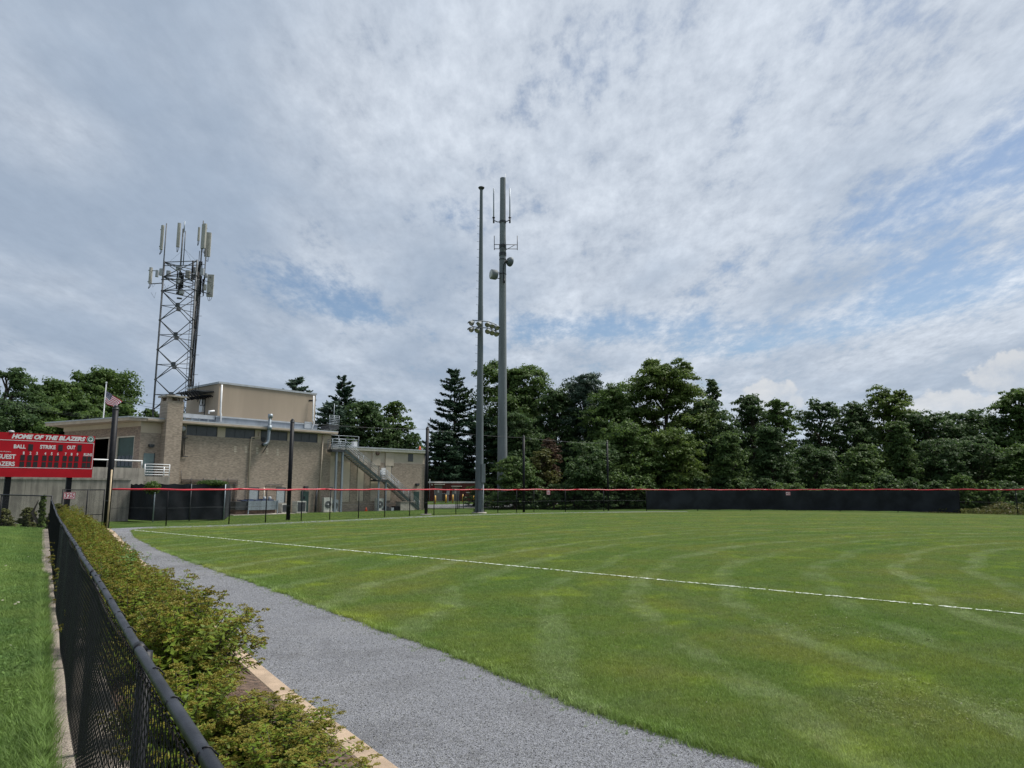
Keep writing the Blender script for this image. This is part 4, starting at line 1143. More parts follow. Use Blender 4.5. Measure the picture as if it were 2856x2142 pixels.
u_, z_ = FW(923, 1363); bx('meter_box', M['door_grey'], wg, u_ - .22, u_ + .22, -.12, -.003, z_ - .2, z_ + .2)
wpipe('downpipe', [(1186, 1262), (1183, 1418)], .06, M['steel_dark'], -.1, wg, FW)
bx('roof_vent', M['white'], wg, FW(989, 1240, 1.5)[0] - .25, FW(989, 1240, 1.5)[0] + .25, 1.3, 1.8, wz, wz + .7)
# traffic cone left on the roof
def cone(px, py, Y, h, label):
    p = at(px, py, Y); r_ = empty('traffic_cone', p, 0, label, 'cone')
    m_ = MB(); m_.lathe([(h * .24, .03), (h * .05, h)], 10); m_.build('body', M['orange'], r_, True)
    bx('foot', M['orange'], r_, -h * .28, h * .28, -h * .28, h * .28, 0, .03)
pc = FW(1171, 1256, 1.2); q = FW.o + FW.u * pc[0] + FW.i * 1.2
r_ = empty('traffic_cone', (q.x, q.y, wz), 0, 'orange traffic cone standing on the wing roof', 'cone')
m_ = MB(); m_.lathe([(.2, .03), (.05, .55)], 10); m_.build('body', M['orange'], r_, True); bx('foot', M['orange'], r_, -.22, .22, -.22, .22, 0, .03)
q = FW.o + FW.u * FW(1021, 1424, -.8)[0] + FW.i * -.8
r_ = empty('traffic_cone', (q.x, q.y, 0), 0, 'small orange cone on the ground below the stair', 'cone')
m_ = MB(); m_.lathe([(.16, .03), (.04, .42)], 10); m_.build('body', M['orange'], r_, True); bx('foot', M['orange'], r_, -.18, .18, -.18, .18, 0, .03)

# ------------------------------------------------------------------ outside stair
st = empty('fire_stair', FW.o, FW.a, 'grey-green steel fire stair descending across the low wing', 'stair')
sd = -1.5
A_ = FW(963, 1251, sd); B_ = FW(1062, 1337, sd); B2 = FW(1079, 1339, sd); C_ = FW(1169, 1418, sd)
ztp = A_[1] - .12; zl = (B_[1] + B2[1]) / 2; z0s = .02
up0 = FW(927, 1250, sd)[0]
bx('upper_platform', M['steel_dark'], st, up0, A_[0] + .05, sd, -.42, ztp - .28, ztp)
bx('landing', M['steel_dark'], st, B_[0] - .5, B2[0] + .1, sd, -.15, zl - .2, zl)
def flight(u0, z0, u1, z1):
    for yy in (sd, -.45):
        m_ = MB(); d_ = Vector((u1 - u0, 0, z1 - z0)).normalized(); n_ = Vector((-d_.z, 0, d_.x)); 
        a = Vector((u0, yy, z0)); b = Vector((u1, yy, z1)); h_ = .17
        vs = []
        for off in (-.03, .03):
            for p in (a - n_ * h_, b - n_ * h_, b + n_ * h_, a + n_ * h_): vs.append(p + Vector((0, off, 0)))
        m_.add(vs, [(0, 1, 2, 3), (7, 6, 5, 4), (0, 4, 5, 1), (1, 5, 6, 2), (2, 6, 7, 3), (3, 7, 4, 0)]); m_.build('stringer', M['steel_green'], st)
    n_ = int(round((z0 - z1) / .19))
    for k in range(1, n_):
        f = k / n_; bx('tread', M['stucco'], st, u0 + (u1 - u0) * f - .16, u0 + (u1 - u0) * f + .16, sd + .04, -.48, z0 + (z1 - z0) * f - .1, z0 + (z1 - z0) * f - .05)
    for yy in (sd, -.45):
        m_ = MB(); cnt = max(2, int((z0 - z1) / 1.1) + 1)
        for r_i in (.4, .65, .9, 1.12): m_.tube([(u0, yy, z0 + r_i), (u1, yy, z1 + r_i)], .026, 6)
        for k in range(cnt): f = k / (cnt - 1); x = u0 + (u1 - u0) * f; zz = z0 + (z1 - z0) * f; m_.tube([(x, yy, zz), (x, yy, zz + 1.12)], .028, 6)
        m_.build('handrail', M['galv'], st, True)
flight(A_[0], ztp - .06, B_[0], zl - .02); flight(B2[0], zl - .05, C_[0], z0s)
railing('platform_rail', [(up0, -.5, ztp), (up0, sd, ztp), ((up0 + A_[0]) / 2, sd, ztp), (A_[0], sd, ztp)], 1.12, M['galv'], st, 5)
railing('landing_rail', [(B_[0] - .1, sd, zl), (B2[0], sd, zl)], 1.12, M['galv'], st, 5)
railing('roof_rail', [(FW(905, 1240, .6)[0] + .4, .6, wz), (up0, .6, wz), (up0 + 2, .6, wz), (FW(1000, 1240, .6)[0], .6, wz)], 1.25, M['galv'], st, 4)
for x_, d_ in ((FW(940, 1300, sd)[0], sd + .1), (FW(957, 1300, sd)[0], sd + .1)):
    bx('column', M['galv'], st, x_ - .10, x_ + .10, d_, d_ + .2, -.1, ztp - .281)
for x_ in (B_[0] - .15, B2[0] + .0): bx('column', M['galv'], st, x_ - .08, x_ + .08, sd + .1, sd + .26, -.1, zl - .201)

# ------------------------------------------------------------------ plant along the foot of the wall
def ac_unit(u, d, w, dp, h, fr_, label, fan=True, mat='fibre', dark=False):
    q = fr_.o + fr_.u * u + fr_.i * d
    r_ = empty('condenser_unit', (q.x, q.y, 0), fr_.a, label, 'condenser', 'condenser units along the foot of the wall')
    bx('plinth', M['pad'], r_, -w / 2 - .1, w / 2 + .1, -dp / 2 - .1, dp / 2 + .1, -.05, .08)
    bx('casing', M[mat], r_, -w / 2, w / 2, -dp / 2, dp / 2, .081, h)
    if fan:
        m_ = MB(); c = (0, -dp / 2 - .002, h * .52)
        for rr in (.12, .2, .28, .36):
            if rr > w * .45: continue
            m_.tube([(c[0] + rr * math.cos(t), c[1] - .02, c[2] + rr * math.sin(t)) for t in np.linspace(0, 2 * math.pi, 18)], .012, 4)
        m_.build('fan_guard', M['steel_dark'], r_, True)
        g = MB(); rr = min(.40, w * .44); g.lathe([(rr, 0), (rr, .006)], 20, Matrix.Translation((c[0], c[1] - .001, c[2])) @ Matrix.Rotation(R(90), 4, 'X')); g.build('fan_well', M['door_grey'], r_)
        h_ = MB(); h_.lathe([(.09, 0), (.06, .04)], 10, Matrix.Translation((c[0], c[1] - .025, c[2])) @ Matrix.Rotation(R(90), 4, 'X')); h_.build('fan_hub', M['white'], r_)
    else:
        m_ = MB()
        for k in range(9): z = .2 + (h - .35) * k / 8; m_.box(-w / 2 + .06, w / 2 - .06, -dp / 2 - .02, -dp / 2 - .001, z, z + .04)
        m_.build('louvre_grille', M['steel_dark'], r_)
        bx('grille_panel', M['window_dark'], r_, -w / 2 + .1, w / 2 - .1, -dp / 2 - .0195, -dp / 2 - .0005, .17, h - .12)
    return r_
ac_unit(FM(791, 1420, -1.2)[0], -1.2, .9, .8, 1.0, FM, 'low beige condenser behind the second net pole', False)
ac_unit(FM(834, 1420, -1.3)[0], -1.3, 1.1, .9, 1.25, FM, 'square condenser with louvred sides left of the green door', False)
ac_unit(FW(907, 1418, -1.2)[0] + .2, -1.2, 1.0, .45, 1.6, FW, 'white condenser with a round fan near the downpipe')
ac_unit(FW(926, 1418, -1.0)[0] + .2, -1.0, .9, .45, 1.35, FW, 'grey condenser tucked beside the tall stair columns', True, 'palegrey')
ac_unit(FW(1057, 1414, -1.0)[0], -1.0, .95, .45, 1.45, FW, 'white condenser under the stair landing')
tk = empty('cooling_trough', FM.o + FM.u * FM(718, 1425, -1.6)[0] + FM.i * -1.6, FM.a, 'galvanised cooling unit with dark end beside the lower windows', 'cooling unit')
bx('tank', M['galv'], tk, -1.45, 1.75, -.75, .75, .45, 1.35)
bx('end_box', M['steel_dark'], tk, -2.75, -1.451, -.7, .7, .5, 1.30)
bx('lower_box', M['rust'], tk, -2.7, 1.6, -.6, .6, .1, .449)
for x_ in (-1.5, 1.7): bx('frame_leg', M['galv'], tk, x_, x_ + .1, -.82, -.751, 0, 1.4)
m_ = MB()
for k in range(5): m_.box(-2.0 + k * .75, -1.5 + k * .75, -.45, .45, 1.351, 1.46 + .05 * (k % 2))
m_.build('tarp', M['navy'], tk)
for k in range(2): m_ = MB(); m_.lathe([(.16, 1.351), (.16, 1.7), (.08, 1.76)], 12, Matrix.Translation((.7 + k * .6, 0, 0))); m_.build('outlet', M['palegrey'], tk, True)
bx('pad', M['pad'], tk, -3.2, 3.6, -1.2, 1.2, -.05, .05)
jk = empty('scrap_pile', FW.o + FW.u * FW(1085, 1420, -1)[0] + FW.i * -1.0, FW.a, 'dark clutter and a black trough stored under the stair', 'clutter')
bx('trough', M['black'], jk, .6, 2.6, -.4, .4, 0, .5); bx('crate', M['steel_dark'], jk, -1.1, .1, -.3, .3, 0, .3); bx('panel', M['palegrey'], jk, .12, .5, -.3, .3, 0, .35); bx('pipe_stack', M['steel_dark'], jk, -.9, -.2, -.2, .2, .301, .5)
sb2 = empty('storage_box', FW.o + FW.u * FW(1133, 1414, -1.0)[0] + FW.i * -1.0, FW.a, 'pale concrete box under the foot of the stair', 'box')
bx('body', M['pad'], sb2, -1.2, .9, -.5, .5, 0, .95); bx('lid', M['concrete'], sb2, -1.25, .95, -.55, .55, .951, 1.05)

# ------------------------------------------------------------------ forecourt retaining walls and white rails
def wall_run(name, pts, z0, z1a, z1b, th, mat, label):
    p0 = Vector(pts[0]); p1 = Vector(pts[1]); d_ = p1 - p0; a = math.atan2(d_.y, d_.x)
    r_ = empty(name, (p0.x, p0.y, 0), a, label, 'wall'); return r_, d_.length
w0, w1 = at(-60, 1340, 50.5), at(366, 1342, 57.0)
rw_, ln_ = wall_run('retaining_wall', (w0.xy, w1.xy), 0, 0, 0, .4, None, 'long stained grey concrete retaining wall behind the scoreboard')
zr0 = at(150, 1338, 53.8).z
n_ = 7
for k in range(n_):
    x0 = ln_ * k / n_; x1 = ln_ * (k + 1) / n_ - .012
    bx('wall_bay', M['concrete'], rw_, x0, x1, 0, .45, -.3, zr0)
    bx('coping', M['concrete'], rw_, x0, x1, -.05, .6, zr0 + .001, zr0 + .14)
w2, w3 = at(200, 1304, 57.5), at(404, 1304, 62.0)
rw2, ln2 = wall_run('parapet_wall', (w2.xy, w3.xy), 0, 0, 0, .3, None, 'upper concrete parapet below the garage doors')
zr1 = at(330, 1304, 60.2).z
for k in range(3): bx('wall_bay', M['concrete'], rw2, -4 + (ln2 + 4) * k / 3, -4 + (ln2 + 4) * (k + 1) / 3 - .012, 0, .3, 0, zr1)
fc = MB(); a_, b_ = Vector(w0), Vector(w1)          # forecourt slab behind the walls
fcp = [(w2.x - 6, w2.y - 3.4), (w3.x, w3.y + .35), (Cw.x + .6, Cw.y - .6), (Cw.x - .5, Cw.y + .8), (Lw_.x - 1, Lw_.y + 7), (-60, 78), (-58, 56)]
fc.poly_prism(fcp, zdeck - .35, zdeck); fc.build('forecourt', M['pad'])['kind'] = 'structure'
gr = empty('guard_rail', (w2.x, w2.y, zr1), math.atan2((w3 - w2).y, (w3 - w2).x), 'white pipe guard rail on the parapet below the garage doors', 'railing')
uu = (at(398, 1296, 61.9) - w2).xy.length
tb('rail', M['white'], gr, [(-1.5, .15, .62), (uu, .15, .62)], .06, 8)
for x_ in (.3, uu * .56, uu - .05): tb('post', M['white'], gr, [(x_, .15, 0), (x_, .15, .62)], .05, 8)
# brick landing with a small white stair railing
l0 = FM(402, 1330, -1.9)[0]; l1 = FM(474, 1330, -1.9)[0]; zl_ = FM(438, 1329, -1.9)[1]
lb = empty('entrance_landing', FM.o, FM.a, 'concrete landing outside the small teal door', 'landing')
bx('block', M['concrete'], lb, l0, l1, -1.9, -.004, -.3, zl_)
sr = empty('stair_railing', FM.o, FM.a, 'white five-bar railing on the landing left of the chimney', 'railing')
zt_ = FM(438, 1295, -1.9)[1] - zl_
railing('bars', [(l0 + .05, -1.8, zl_), (l1 - .05, -1.8, zl_)], zt_, M['white'], sr, 5, .045)
tb('post', M['white'], sr, [((l0 + l1) / 2 + .6, -1.8, zl_), ((l0 + l1) / 2 + .6, -1.8, zl_ + zt_ * .8)], .05, 8)

# ------------------------------------------------------------------ screened enclosure left of the main wall
e0, e1, e2 = at(355, 1440, 57.5), gnd(427, 1456), gnd(624, 1451)
en = empty('screened_enclosure', (e1.x, e1.y, 0), 0, 'dumpster-size enclosure wrapped in black screen below the chimney', 'enclosure')
eh = at(427, 1350, e1.y).z
def scr(a, b, nm):
    a = Vector((a.x - e1.x, a.y - e1.y)); b = Vector((b.x - e1.x, b.y - e1.y)); t = (b - a).normalized(); nr = Vector((t.y, -t.x)); n = 24; v, f = [], []
    for side in (0, 1):
        for i in range(n + 1):
            for k in range(7):
                u = k / 6; o = .05 * math.sin(i * .9 + k * .7) * math.sin(u * 3.1) + side * .012; p = a + (b - a) * (i / n) + nr * o
                v.append((p.x, p.y, .08 + (eh - .08) * u + (.04 * math.sin(i * 1.3) if k == 6 else 0)))
        bs = side * (n + 1) * 7
        for i in range(n):
            for k in range(6): q = bs + i * 7 + k; f.append((q, q + 7, q + 8, q + 1))
    MB().add(v, f).build('screen_panel', M['net_black'], en, True)
scr(e0, e1, 'a'); scr(e1, e2, 'b')
e3 = e2 + Vector((-2.0, 6, 0)); scr(e2, e3, 'c')
for p in (e0, e1, e2, e1 + (e2 - e1) * .5): tb('post', M['galv'] if p in (e1, e2) else M['steel_dark'], en, [(p.x - e1.x, p.y - e1.y - .06, -.1), (p.x - e1.x, p.y - e1.y - .06, eh + .03)], .045, 8)

# ================================================================== lattice tower behind the station
TY = 88.0
ta = at(460.3, 737, TY); tb0 = at(553.9, 737, TY); ctr = (ta + tb0) / 2
vdir = Vector((ctr.x, ctr.y, 0)).normalized(); rdir = Vector((vdir.y, -vdir.x, 0))
wid = (tb0 - ta).dot(rdir); side = wid / .866
tw_ = empty('lattice_tower', (ctr.x, ctr.y, 0), 0, 'three-legged steel lattice tower loaded with phone antennas behind the station', 'tower')
def rotv(v, a): return Vector((v.x * math.cos(a) - v.y * math.sin(a), v.x * math.sin(a) + v.y * math.cos(a), 0))
rr_, vv_ = rotv(rdir, R(-1.5)), rotv(vdir, R(-1.5))
LA = -rr_ * wid * .52; LB = rr_ * wid * .46 - vv_ * side / 2; LC = rr_ * wid * .50 + vv_ * side / 2
ztw = ta.z; ph = 3.78
zlow = .3
legs = [LA, LB, LC]
for l, m_ in zip(legs, ('lattice', 'lattice', 'rust')):
    tb('leg', M[m_], tw_, [(l.x, l.y, zlow), (l.x, l.y, ztw + .15)], .115, 8)
levels = [ztw, ztw - 1.9, ztw - 3.78]
z = ztw - 3.78
while z - ph > 0: z -= ph; levels.append(z)
def brace(a, b, r=.055, nm='brace'): tb(nm, M['lattice'], tw_, [a, b], r, 5)
pairs = [(LA, LB), (LA, LC), (LB, LC)]
V3 = lambda l, z: Vector((l.x, l.y, z))
for k, (z1, z0) in enumerate(zip(levels[:-1], levels[1:])):
    for (a, b) in pairs:
        brace(V3(a, z1), V3(b, z0)); brace(V3(b, z1), V3(a, z0))
        zm = (z1 + z0) / 2
        if k >= 2:
            brace(V3(a, zm), V3(b, zm), .045)
            c = (a + b) / 2; d_ = (b - a).normalized()
            g = MB(); nrm = Vector((-d_.y, d_.x, 0)); 
            vs = [V3(c, zm) + d_ * sx * .28 + Vector((0, 0, sz * .28)) + nrm * sn * .03 for sn in (-1, 1) for sx, sz in ((-1, -1), (1, -1), (1, 1), (-1, 1))]
            g.add(vs, [(0, 1, 2, 3), (7, 6, 5, 4), (0, 4, 5, 1), (1, 5, 6, 2), (2, 6, 7, 3), (3, 7, 4, 0)]); g.build('gusset_plate', M['lattice'], tw_)
        if k < 3: brace(V3(a, z1), V3(b, z1), .06)
    for l in legs: tb('leg_flange', M['lattice'], tw_, [V3(l, z0 - .08), V3(l, z0 + .08)], .17, 8)
# ladder inside the right legs, feeder cables down the right legs
lc = LB * .72 + LA * .02 + LC * .2
lp = [(lc - rr_ * .22), (lc + rr_ * .22)]
lad = empty('ladder', (0, 0, 0)); lad.parent = tw_
for p in lp: tb('stile', M['lattice'], lad, [V3(p, zlow), V3(p, ztw - .5)], .03, 5)
for z in np.arange(6, ztw - .6, .36): tb('rung', M['lattice'], lad, [V3(lp[0], z), V3(lp[1], z)], .018, 4)
for k in range(7):
    o = LC + rr_ * (.08 + .055 * k) - vv_ * (.3 + .12 * (k % 3)); ph_ = k * 1.3
    tb('feeder_cable', M['black'] if k % 2 else M['lattice'], tw_, [V3(o, 9 if k < 5 else 12)] + [V3(o + rr_ * .05 * math.sin(ph_ + q), 9 + (ztw - 9) * q / 8) for q in range(1, 9)], .05, 5)
for z in np.arange(12, ztw - 1, 2.6): tb('cable_hanger', M['lattice'], tw_, [V3(LC, z), V3(LC + rr_ * .8 - vv_ * .4, z)], .03, 4)
for k in range(6):
    o = LC + rr_ * (.1 + .1 * k); tb('feeder_cable', M['black'], tw_, [V3(o, 12.2), V3(o + rr_ * .3, 11.2), V3(o * .6 + rr_ * 2.2, 10.9)], .05, 5)
Z8 = lambda x, y: (400 + x / 6.914, 600 + y / 6.914)
def tloc(x, y, dY=0.0):
    p = at(*Z8(x, y), TY + dY); return Vector((p.x - ctr.x, p.y - ctr.y, p.z))
def ant(x, yt, yb, wpx, dp, rz, dY=0, mat='antenna', name='panel_antenna', brackets=True):
    t = tloc(x, yt, dY); b = tloc(x, yb, dY); c = tloc(x, (yt + yb) / 2, dY); w = wpx / 6.914 / 1980 * TY * 1.35; dp *= 1.3
    Mx = Matrix.Translation((c.x, c.y, 0)) @ Matrix.Rotation(rz, 4, 'Z'); m_ = MB()
    z0, z1 = b.z, t.z; e = min(.05, w * .2)
    # rounded front: five-sided section
    sec = [(-w / 2, dp / 2), (-w / 2, -dp * .25), (-w / 4, -dp / 2), (w / 4, -dp / 2), (w / 2, -dp * .25), (w / 2, dp / 2)]
    m_.poly_prism(sec, z0, z1); m_.v = [tuple(Mx @ Vector(v)) for v in m_.v]
    o = m_.build(name, M[mat], tw_)
    if name == 'panel_antenna':
        k_ = MB()
        for q in (-.3, 0, .3): k_.tube([(q * w, 0, z0), (q * w, 0, z0 - .25), (q * w * .3, dp, z0 - .6)], .025, 5)
        k_.v = [tuple(Mx @ Vector(v)) for v in k_.v]; k_.build('jumper_cable', M['black'], o)
        if brackets:
            k_ = MB()
            for f in (.15, .85): k_.box(-.05, .05, dp / 2 + .001, dp / 2 + .3, z0 + (z1 - z0) * f - .06, z0 + (z1 - z0) * f + .06, Mx)
            k_.build('mount_bracket', M['lattice'], o)
    return o
def mast(x, yt, yb, r, dY=0, nm='antenna_mast', mt_='lattice'):
    a = tloc((x[0] + x[1]) / 2, yt, dY); b = tloc((x[0] + x[1]) / 2, yb, dY); c = tloc((x[0] + x[1]) / 2, (yt + yb) / 2, dY)
    return tb(nm, M[mt_], tw_, [(c.x, c.y, b.z), (c.x, c.y, a.z)], r, 8)
mast((432, 375), 160, 1330, .075); mast((748, 700), 265, 1500, .10); mast((808, 772), 305, 960, .06); mast((790, 788), 120, 330, .075, nm='omni_antenna', mt_='galv')
mast((1135, 1085), 108, 1560, .075); mast((1200, 1165), 640, 1560, .075, 1.0); mast((1068, 1062), 690, 1250, .045); mast((942, 950), 880, 1260, .14, 1.5, mt_='black')
mast((1105, 1085), 640, 1560, .09, .8); mast((1040, 1040), 1240, 1660, .12, 0)
ant(362, 198, 665, 38, .22, R(60)); ant(680, 155, 615, 46, .22, R(35)); ant(1070, 235, 495, 30, .16, R(40), .6); ant(1160, 172, 640, 82, .24, R(-28)); ant(1242, 338, 798, 82, .24, R(8), 1.2)
ant(142, 1012, 1325, 46, .18, R(70)); ant(1292, 1150, 1575, 88, .2, R(190), .4)
for (x, yt, yb, w, dY) in ((345, 1035, 1160, 55, -.3), (262, 1065, 1190, 42, 0), (485, 1075, 1170, 62, .5), (676, 990, 1065, 66, -.6), (664, 1212, 1315, 62, -.6), (858, 1070, 1215, 70, 1.0), (1136, 1030, 1155, 56, -.5),
                           (1208, 1128, 1200, 36, .3), (738, 1455, 1520, 66, -.4), (1186, 1340, 1445, 36, .2), (985, 1010, 1110, 55, 2)):
    ant(x, yt, yb, w, .28, R(random.uniform(-35, 35)), dY, 'palegrey' if x not in (858, 1186) else 'antenna', 'radio_unit')
for (x, yt, yb, w, dY) in ((690, 1070, 1500, 95, .2), (742, 1100, 1440, 52, 0), (1080, 1200, 1560, 60, .5), (1140, 1170, 1500, 70, .6), (975, 1090, 1270, 80, 2.0), (300, 1060, 1190, 36, .3), (1100, 880, 1150, 45, .6)):
    c = tloc(x, (yt + yb) / 2, dY); z1 = tloc(x, yt, dY).z; z0 = tloc(x, yb, dY).z; w = w / 6.914 / 1980 * TY
    m_ = MB()
    for k in range(6):
        xx = (k / 5 - .5) * w; m_.tube([(c.x + rdir.x * xx, c.y + rdir.y * xx, z0 + random.uniform(0, .5)), (c.x + rdir.x * (xx + random.uniform(-.1, .1)), c.y + rdir.y * xx, (z0 + z1) / 2), (c.x + rdir.x * xx, c.y + rdir.y * xx, z1 - random.uniform(0, .5))], random.uniform(.04, .07), 5)
    m_.build('cable_bundle', M['black'], tw_)
def arm(pts, r=.045, dY=0): tb('mount_arm', M['lattice'], tw_, [tloc(x, y, dY) for x, y in pts], r, 6)
arm([(160, 1072), (250, 1072)]); arm([(160, 1325), (345, 1312)], .06); arm([(1170, 1265), (1310, 1290)]); arm([(1165, 1490), (1310, 1530)], .06); arm([(345, 1240), (1080, 1245)], .07, -1.2); arm([(385, 975), (1065, 965)], .05, -1.2)
arm([(1085, 930), (1200, 960)]); arm([(640, 1500), (760, 1530)], .14); arm([(650, 1600), (740, 1610)], .12)
for a, b in (((450, 950), (775, 660)), ((800, 660), (915, 870)), ((800, 660), (1045, 910))): tb('stay_wire', M['lattice'], tw_, [tloc(*a), tloc(*b)], .012, 4)
for k in range(14):
    x = random.choice([150, 400, 470, 1120, 1200, 1280, 700, 1010, 600, 860]); y = random.uniform(1180, 1500)
    tb('slack_cable', M['black'], tw_, [tloc(x, y), tloc(x + random.uniform(20, 60), y + random.uniform(60, 120)), tloc(x + random.uniform(60, 120), y + random.uniform(-10, 40))], .018, 4)

# ================================================================== grey floodlight pole
LY_ = 75.4
b = at(1336.5, 1430, LY_); t = at(1346.5, 523, LY_)
lpz = t.z
lpole = empty('floodlight_pole', (b.x, b.y, 0), 0, 'tall grey steel pole with a double row of floodlights partway up', 'light pole')
zs = [(0, .45), (lpz * .135, .425), (lpz * .1351, .405), (lpz * .33, .37), (lpz * .3301, .345), (lpz * .62, .285), (lpz * .6201, .27), (lpz - .25, .165)]
m_ = MB(); m_.lathe([(r, z) for z, r in zs], 36); m_.build('shaft', M['pole'], lpole)
m_ = MB(); m_.lathe([(.2, lpz - .25), (.34, lpz - .08), (.36, lpz), (.3, lpz + .05)], 16); m_.build('cap', M['steel_dark'], lpole, True)
m_ = MB(); m_.lathe([(.78, -.05), (.78, .09), (.72, .12)], 18); m_.build('footing', M['pad'], lpole)
m_ = MB()
for k in range(10): w = 2 * math.pi * k / 10; m_.tube([(.58 * math.cos(w), .58 * math.sin(w), .08), (.58 * math.cos(w), .58 * math.sin(w), .42)], .035, 6)
m_.build('anchor_bolts', M['steel_dark'], lpole)
bx('control_box', M['pole2'], lpole, .24, .62, -.52, -.2, at(1346, 1346, LY_).z, at(1346, 1294, LY_).z)
bx('meter_box', M['pole2'], lpole, .38, .60, -.56, -.521, at(1346, 1322, LY_).z, at(1346, 1304, LY_).z)
tb('conduit', M['palegrey'], lpole, [(.43, -.35, 0), (.43, -.35, at(1346, 1346, LY_).z)], .05, 6)
m_ = MB()
for z in np.arange(3.5, lpz - 2, .9): m_.tube([(-.17 - .25 * (1 - z / lpz), 0, z), (-.38 - .26 * (1 - z / lpz), -.02, z), (-.38 - .26 * (1 - z / lpz), -.02, z + .07)], .016, 4)
m_.build('climbing_pegs', M['pole'], lpole)
rows = [[(1317, 900, -.9), (1338, 902, -.9), (1360.5, 904, -.6), (1372.5, 908, .2), (1384.5, 913, 1.0)], [(1316, 918, -.9), (1332.5, 920, -.9), (1361, 922.5, -.6), (1372.5, 926.5, .2), (1383.5, 930, 1.0)]]
for row in rows:
    pts = []
    for (x, y, dY) in row:
        p = at(x, y, LY_ + dY); pts.append(Vector((p.x - b.x, p.y - b.y, p.z)))
    tb('crossarm', M['pole'], lpole, [p + Vector((0, .15, .32)) for p in pts], .055, 6)
    for k, p in enumerate(pts):
        out_ = Vector((-.75 + .3 * k, -1, -.75)).normalized(); q = out_.to_track_quat('Z', 'Y').to_matrix().to_4x4()
        T = Matrix.Translation(p) @ q
        lamp = MB().lathe([(.07, -.34), (.13, -.3), (.15, -.18), (.24, -.05), (.30, .12), (.31, .2)], 14, T).build('floodlight', M['pole2'], lpole, True)
        MB().lathe([(.285, .205), (.2, .21)], 14, T).build('lens', M['lens'], lamp, True)
        v_ = MB(); nn = 8; up = T.to_3x3().inverted() @ Vector((0, 0, 1)); a0 = math.atan2(up.y, up.x)
        for j in range(nn):
            for zz in (.2, .42): w = a0 + (j / (nn - 1) - .5) * 2.6; v_.v.append(tuple(T @ Vector((.315 * math.cos(w), .315 * math.sin(w), zz))))
        for j in range(nn - 1): v_.f.append((2 * j, 2 * j + 1, 2 * j + 3, 2 * j + 2)); v_.m.append(0)
        v_.build('visor', M['pole2'], lamp, True)
        tb('yoke', M['steel_dark'], lamp, [p + Vector((0, .15, .32)), p - out_ * .2], .035, 5)

# ================================================================== monopole behind it
MY = 97.0
bm = at(1399, 1290, MY); tm = at(1402.5, 497, MY); mz = tm.z
mono = empty('monopole', (tm.x, tm.y, 0), 0, 'thicker pale grey communications monopole with whip antennas and dishes', 'mast')
zs = [(0, .72), (mz * .10, .70), (mz * .10 + .1, .68), (mz * .235, .64), (mz * .2351, .62), (mz * .5, .555), (mz * .5001, .54), (mz * .76, .475), (mz * .7601, .46), (mz, .395), (mz + .02, .3)]
m_ = MB(); m_.lathe([(r, z) for z, r in zs], 18); m_.build('shaft', M['pole2'], mono, False)
m_ = MB()
for k in range(60):
    z = 4 + (mz - 6) * k / 60
    for a_ in (R(-100), R(-60)): m_.tube([((.70 - .29 * z / mz) * math.cos(a_) , (.70 - .29 * z / mz) * math.sin(a_), z), ((.76 - .29 * z / mz) * math.cos(a_), (.76 - .29 * z / mz) * math.sin(a_), z)], .03, 5)
m_.build('step_clips', M['pole'], mono)
Z6 = lambda x, y: (1280 + x / 3.255, 470 + y / 3.255)
def ml(x, y, dY=0.0): p = at(*Z6(x, y), MY + dY); return Vector((p.x - tm.x, p.y - tm.y, p.z))
def mtube(name, pts, r, mat='pole', dY=-.1): return tb(name, M[mat], mono, [ml(x, y, dY) for x, y in pts], r, 8)
for x in (315.5, 462):
    mtube('whip_antenna', [(x, 180), (x, 440)], .085, 'galv'); mtube('whip_base', [(x, 440), (x, 495)], .12, 'steel_dark'); mtube('whip_flange', [(x, 442), (x, 450)], .2, 'steel_dark')
mtube('standoff_arm', [(315, 470), (350, 485), (372, 485)], .07, 'steel_dark', -.5); mtube('standoff_arm', [(462, 462), (440, 478), (415, 484)], .07, 'steel_dark', -.5)
def ring(name, yy, h, extra): 
    z = ml(395, yy).z; r = .70 - .305 * z / mz + extra; m_ = MB(); m_.lathe([(r, z - h / 2), (r, z + h / 2)], 16); m_.build(name, M['steel_dark'], mono)
ring('collar', 485, .3, .06); ring('collar', 708, .5, .05); ring('collar', 780, .5, .05); ring('collar', 828, .12, .04); ring('collar', 960, .12, .04)
for x in (321, 530): mtube('dipole', [(x, 610), (x, 740)], .05, 'steel_dark')
mtube('boom', [(320, 690), (530, 692)], .05, 'steel_dark', -.75); mtube('boom', [(320, 729), (530, 730)], .05, 'steel_dark', -.75); mtube('boom_strut', [(510, 692), (420, 742)], .04, 'steel_dark', -.75)
mtube('side_pipe', [(424, 610), (424, 780)], .05, 'pole', -.4); mtube('lightning_rod', [(423, 50), (422, 160)], .025, 'white'); mtube('hanging_cable', [(430, 830), (408, 870), (402, 930), (410, 1040)], .06, 'black', -.7); mtube('cable_end', [(410, 1005), (411, 1040)], .11, 'black', -.7)
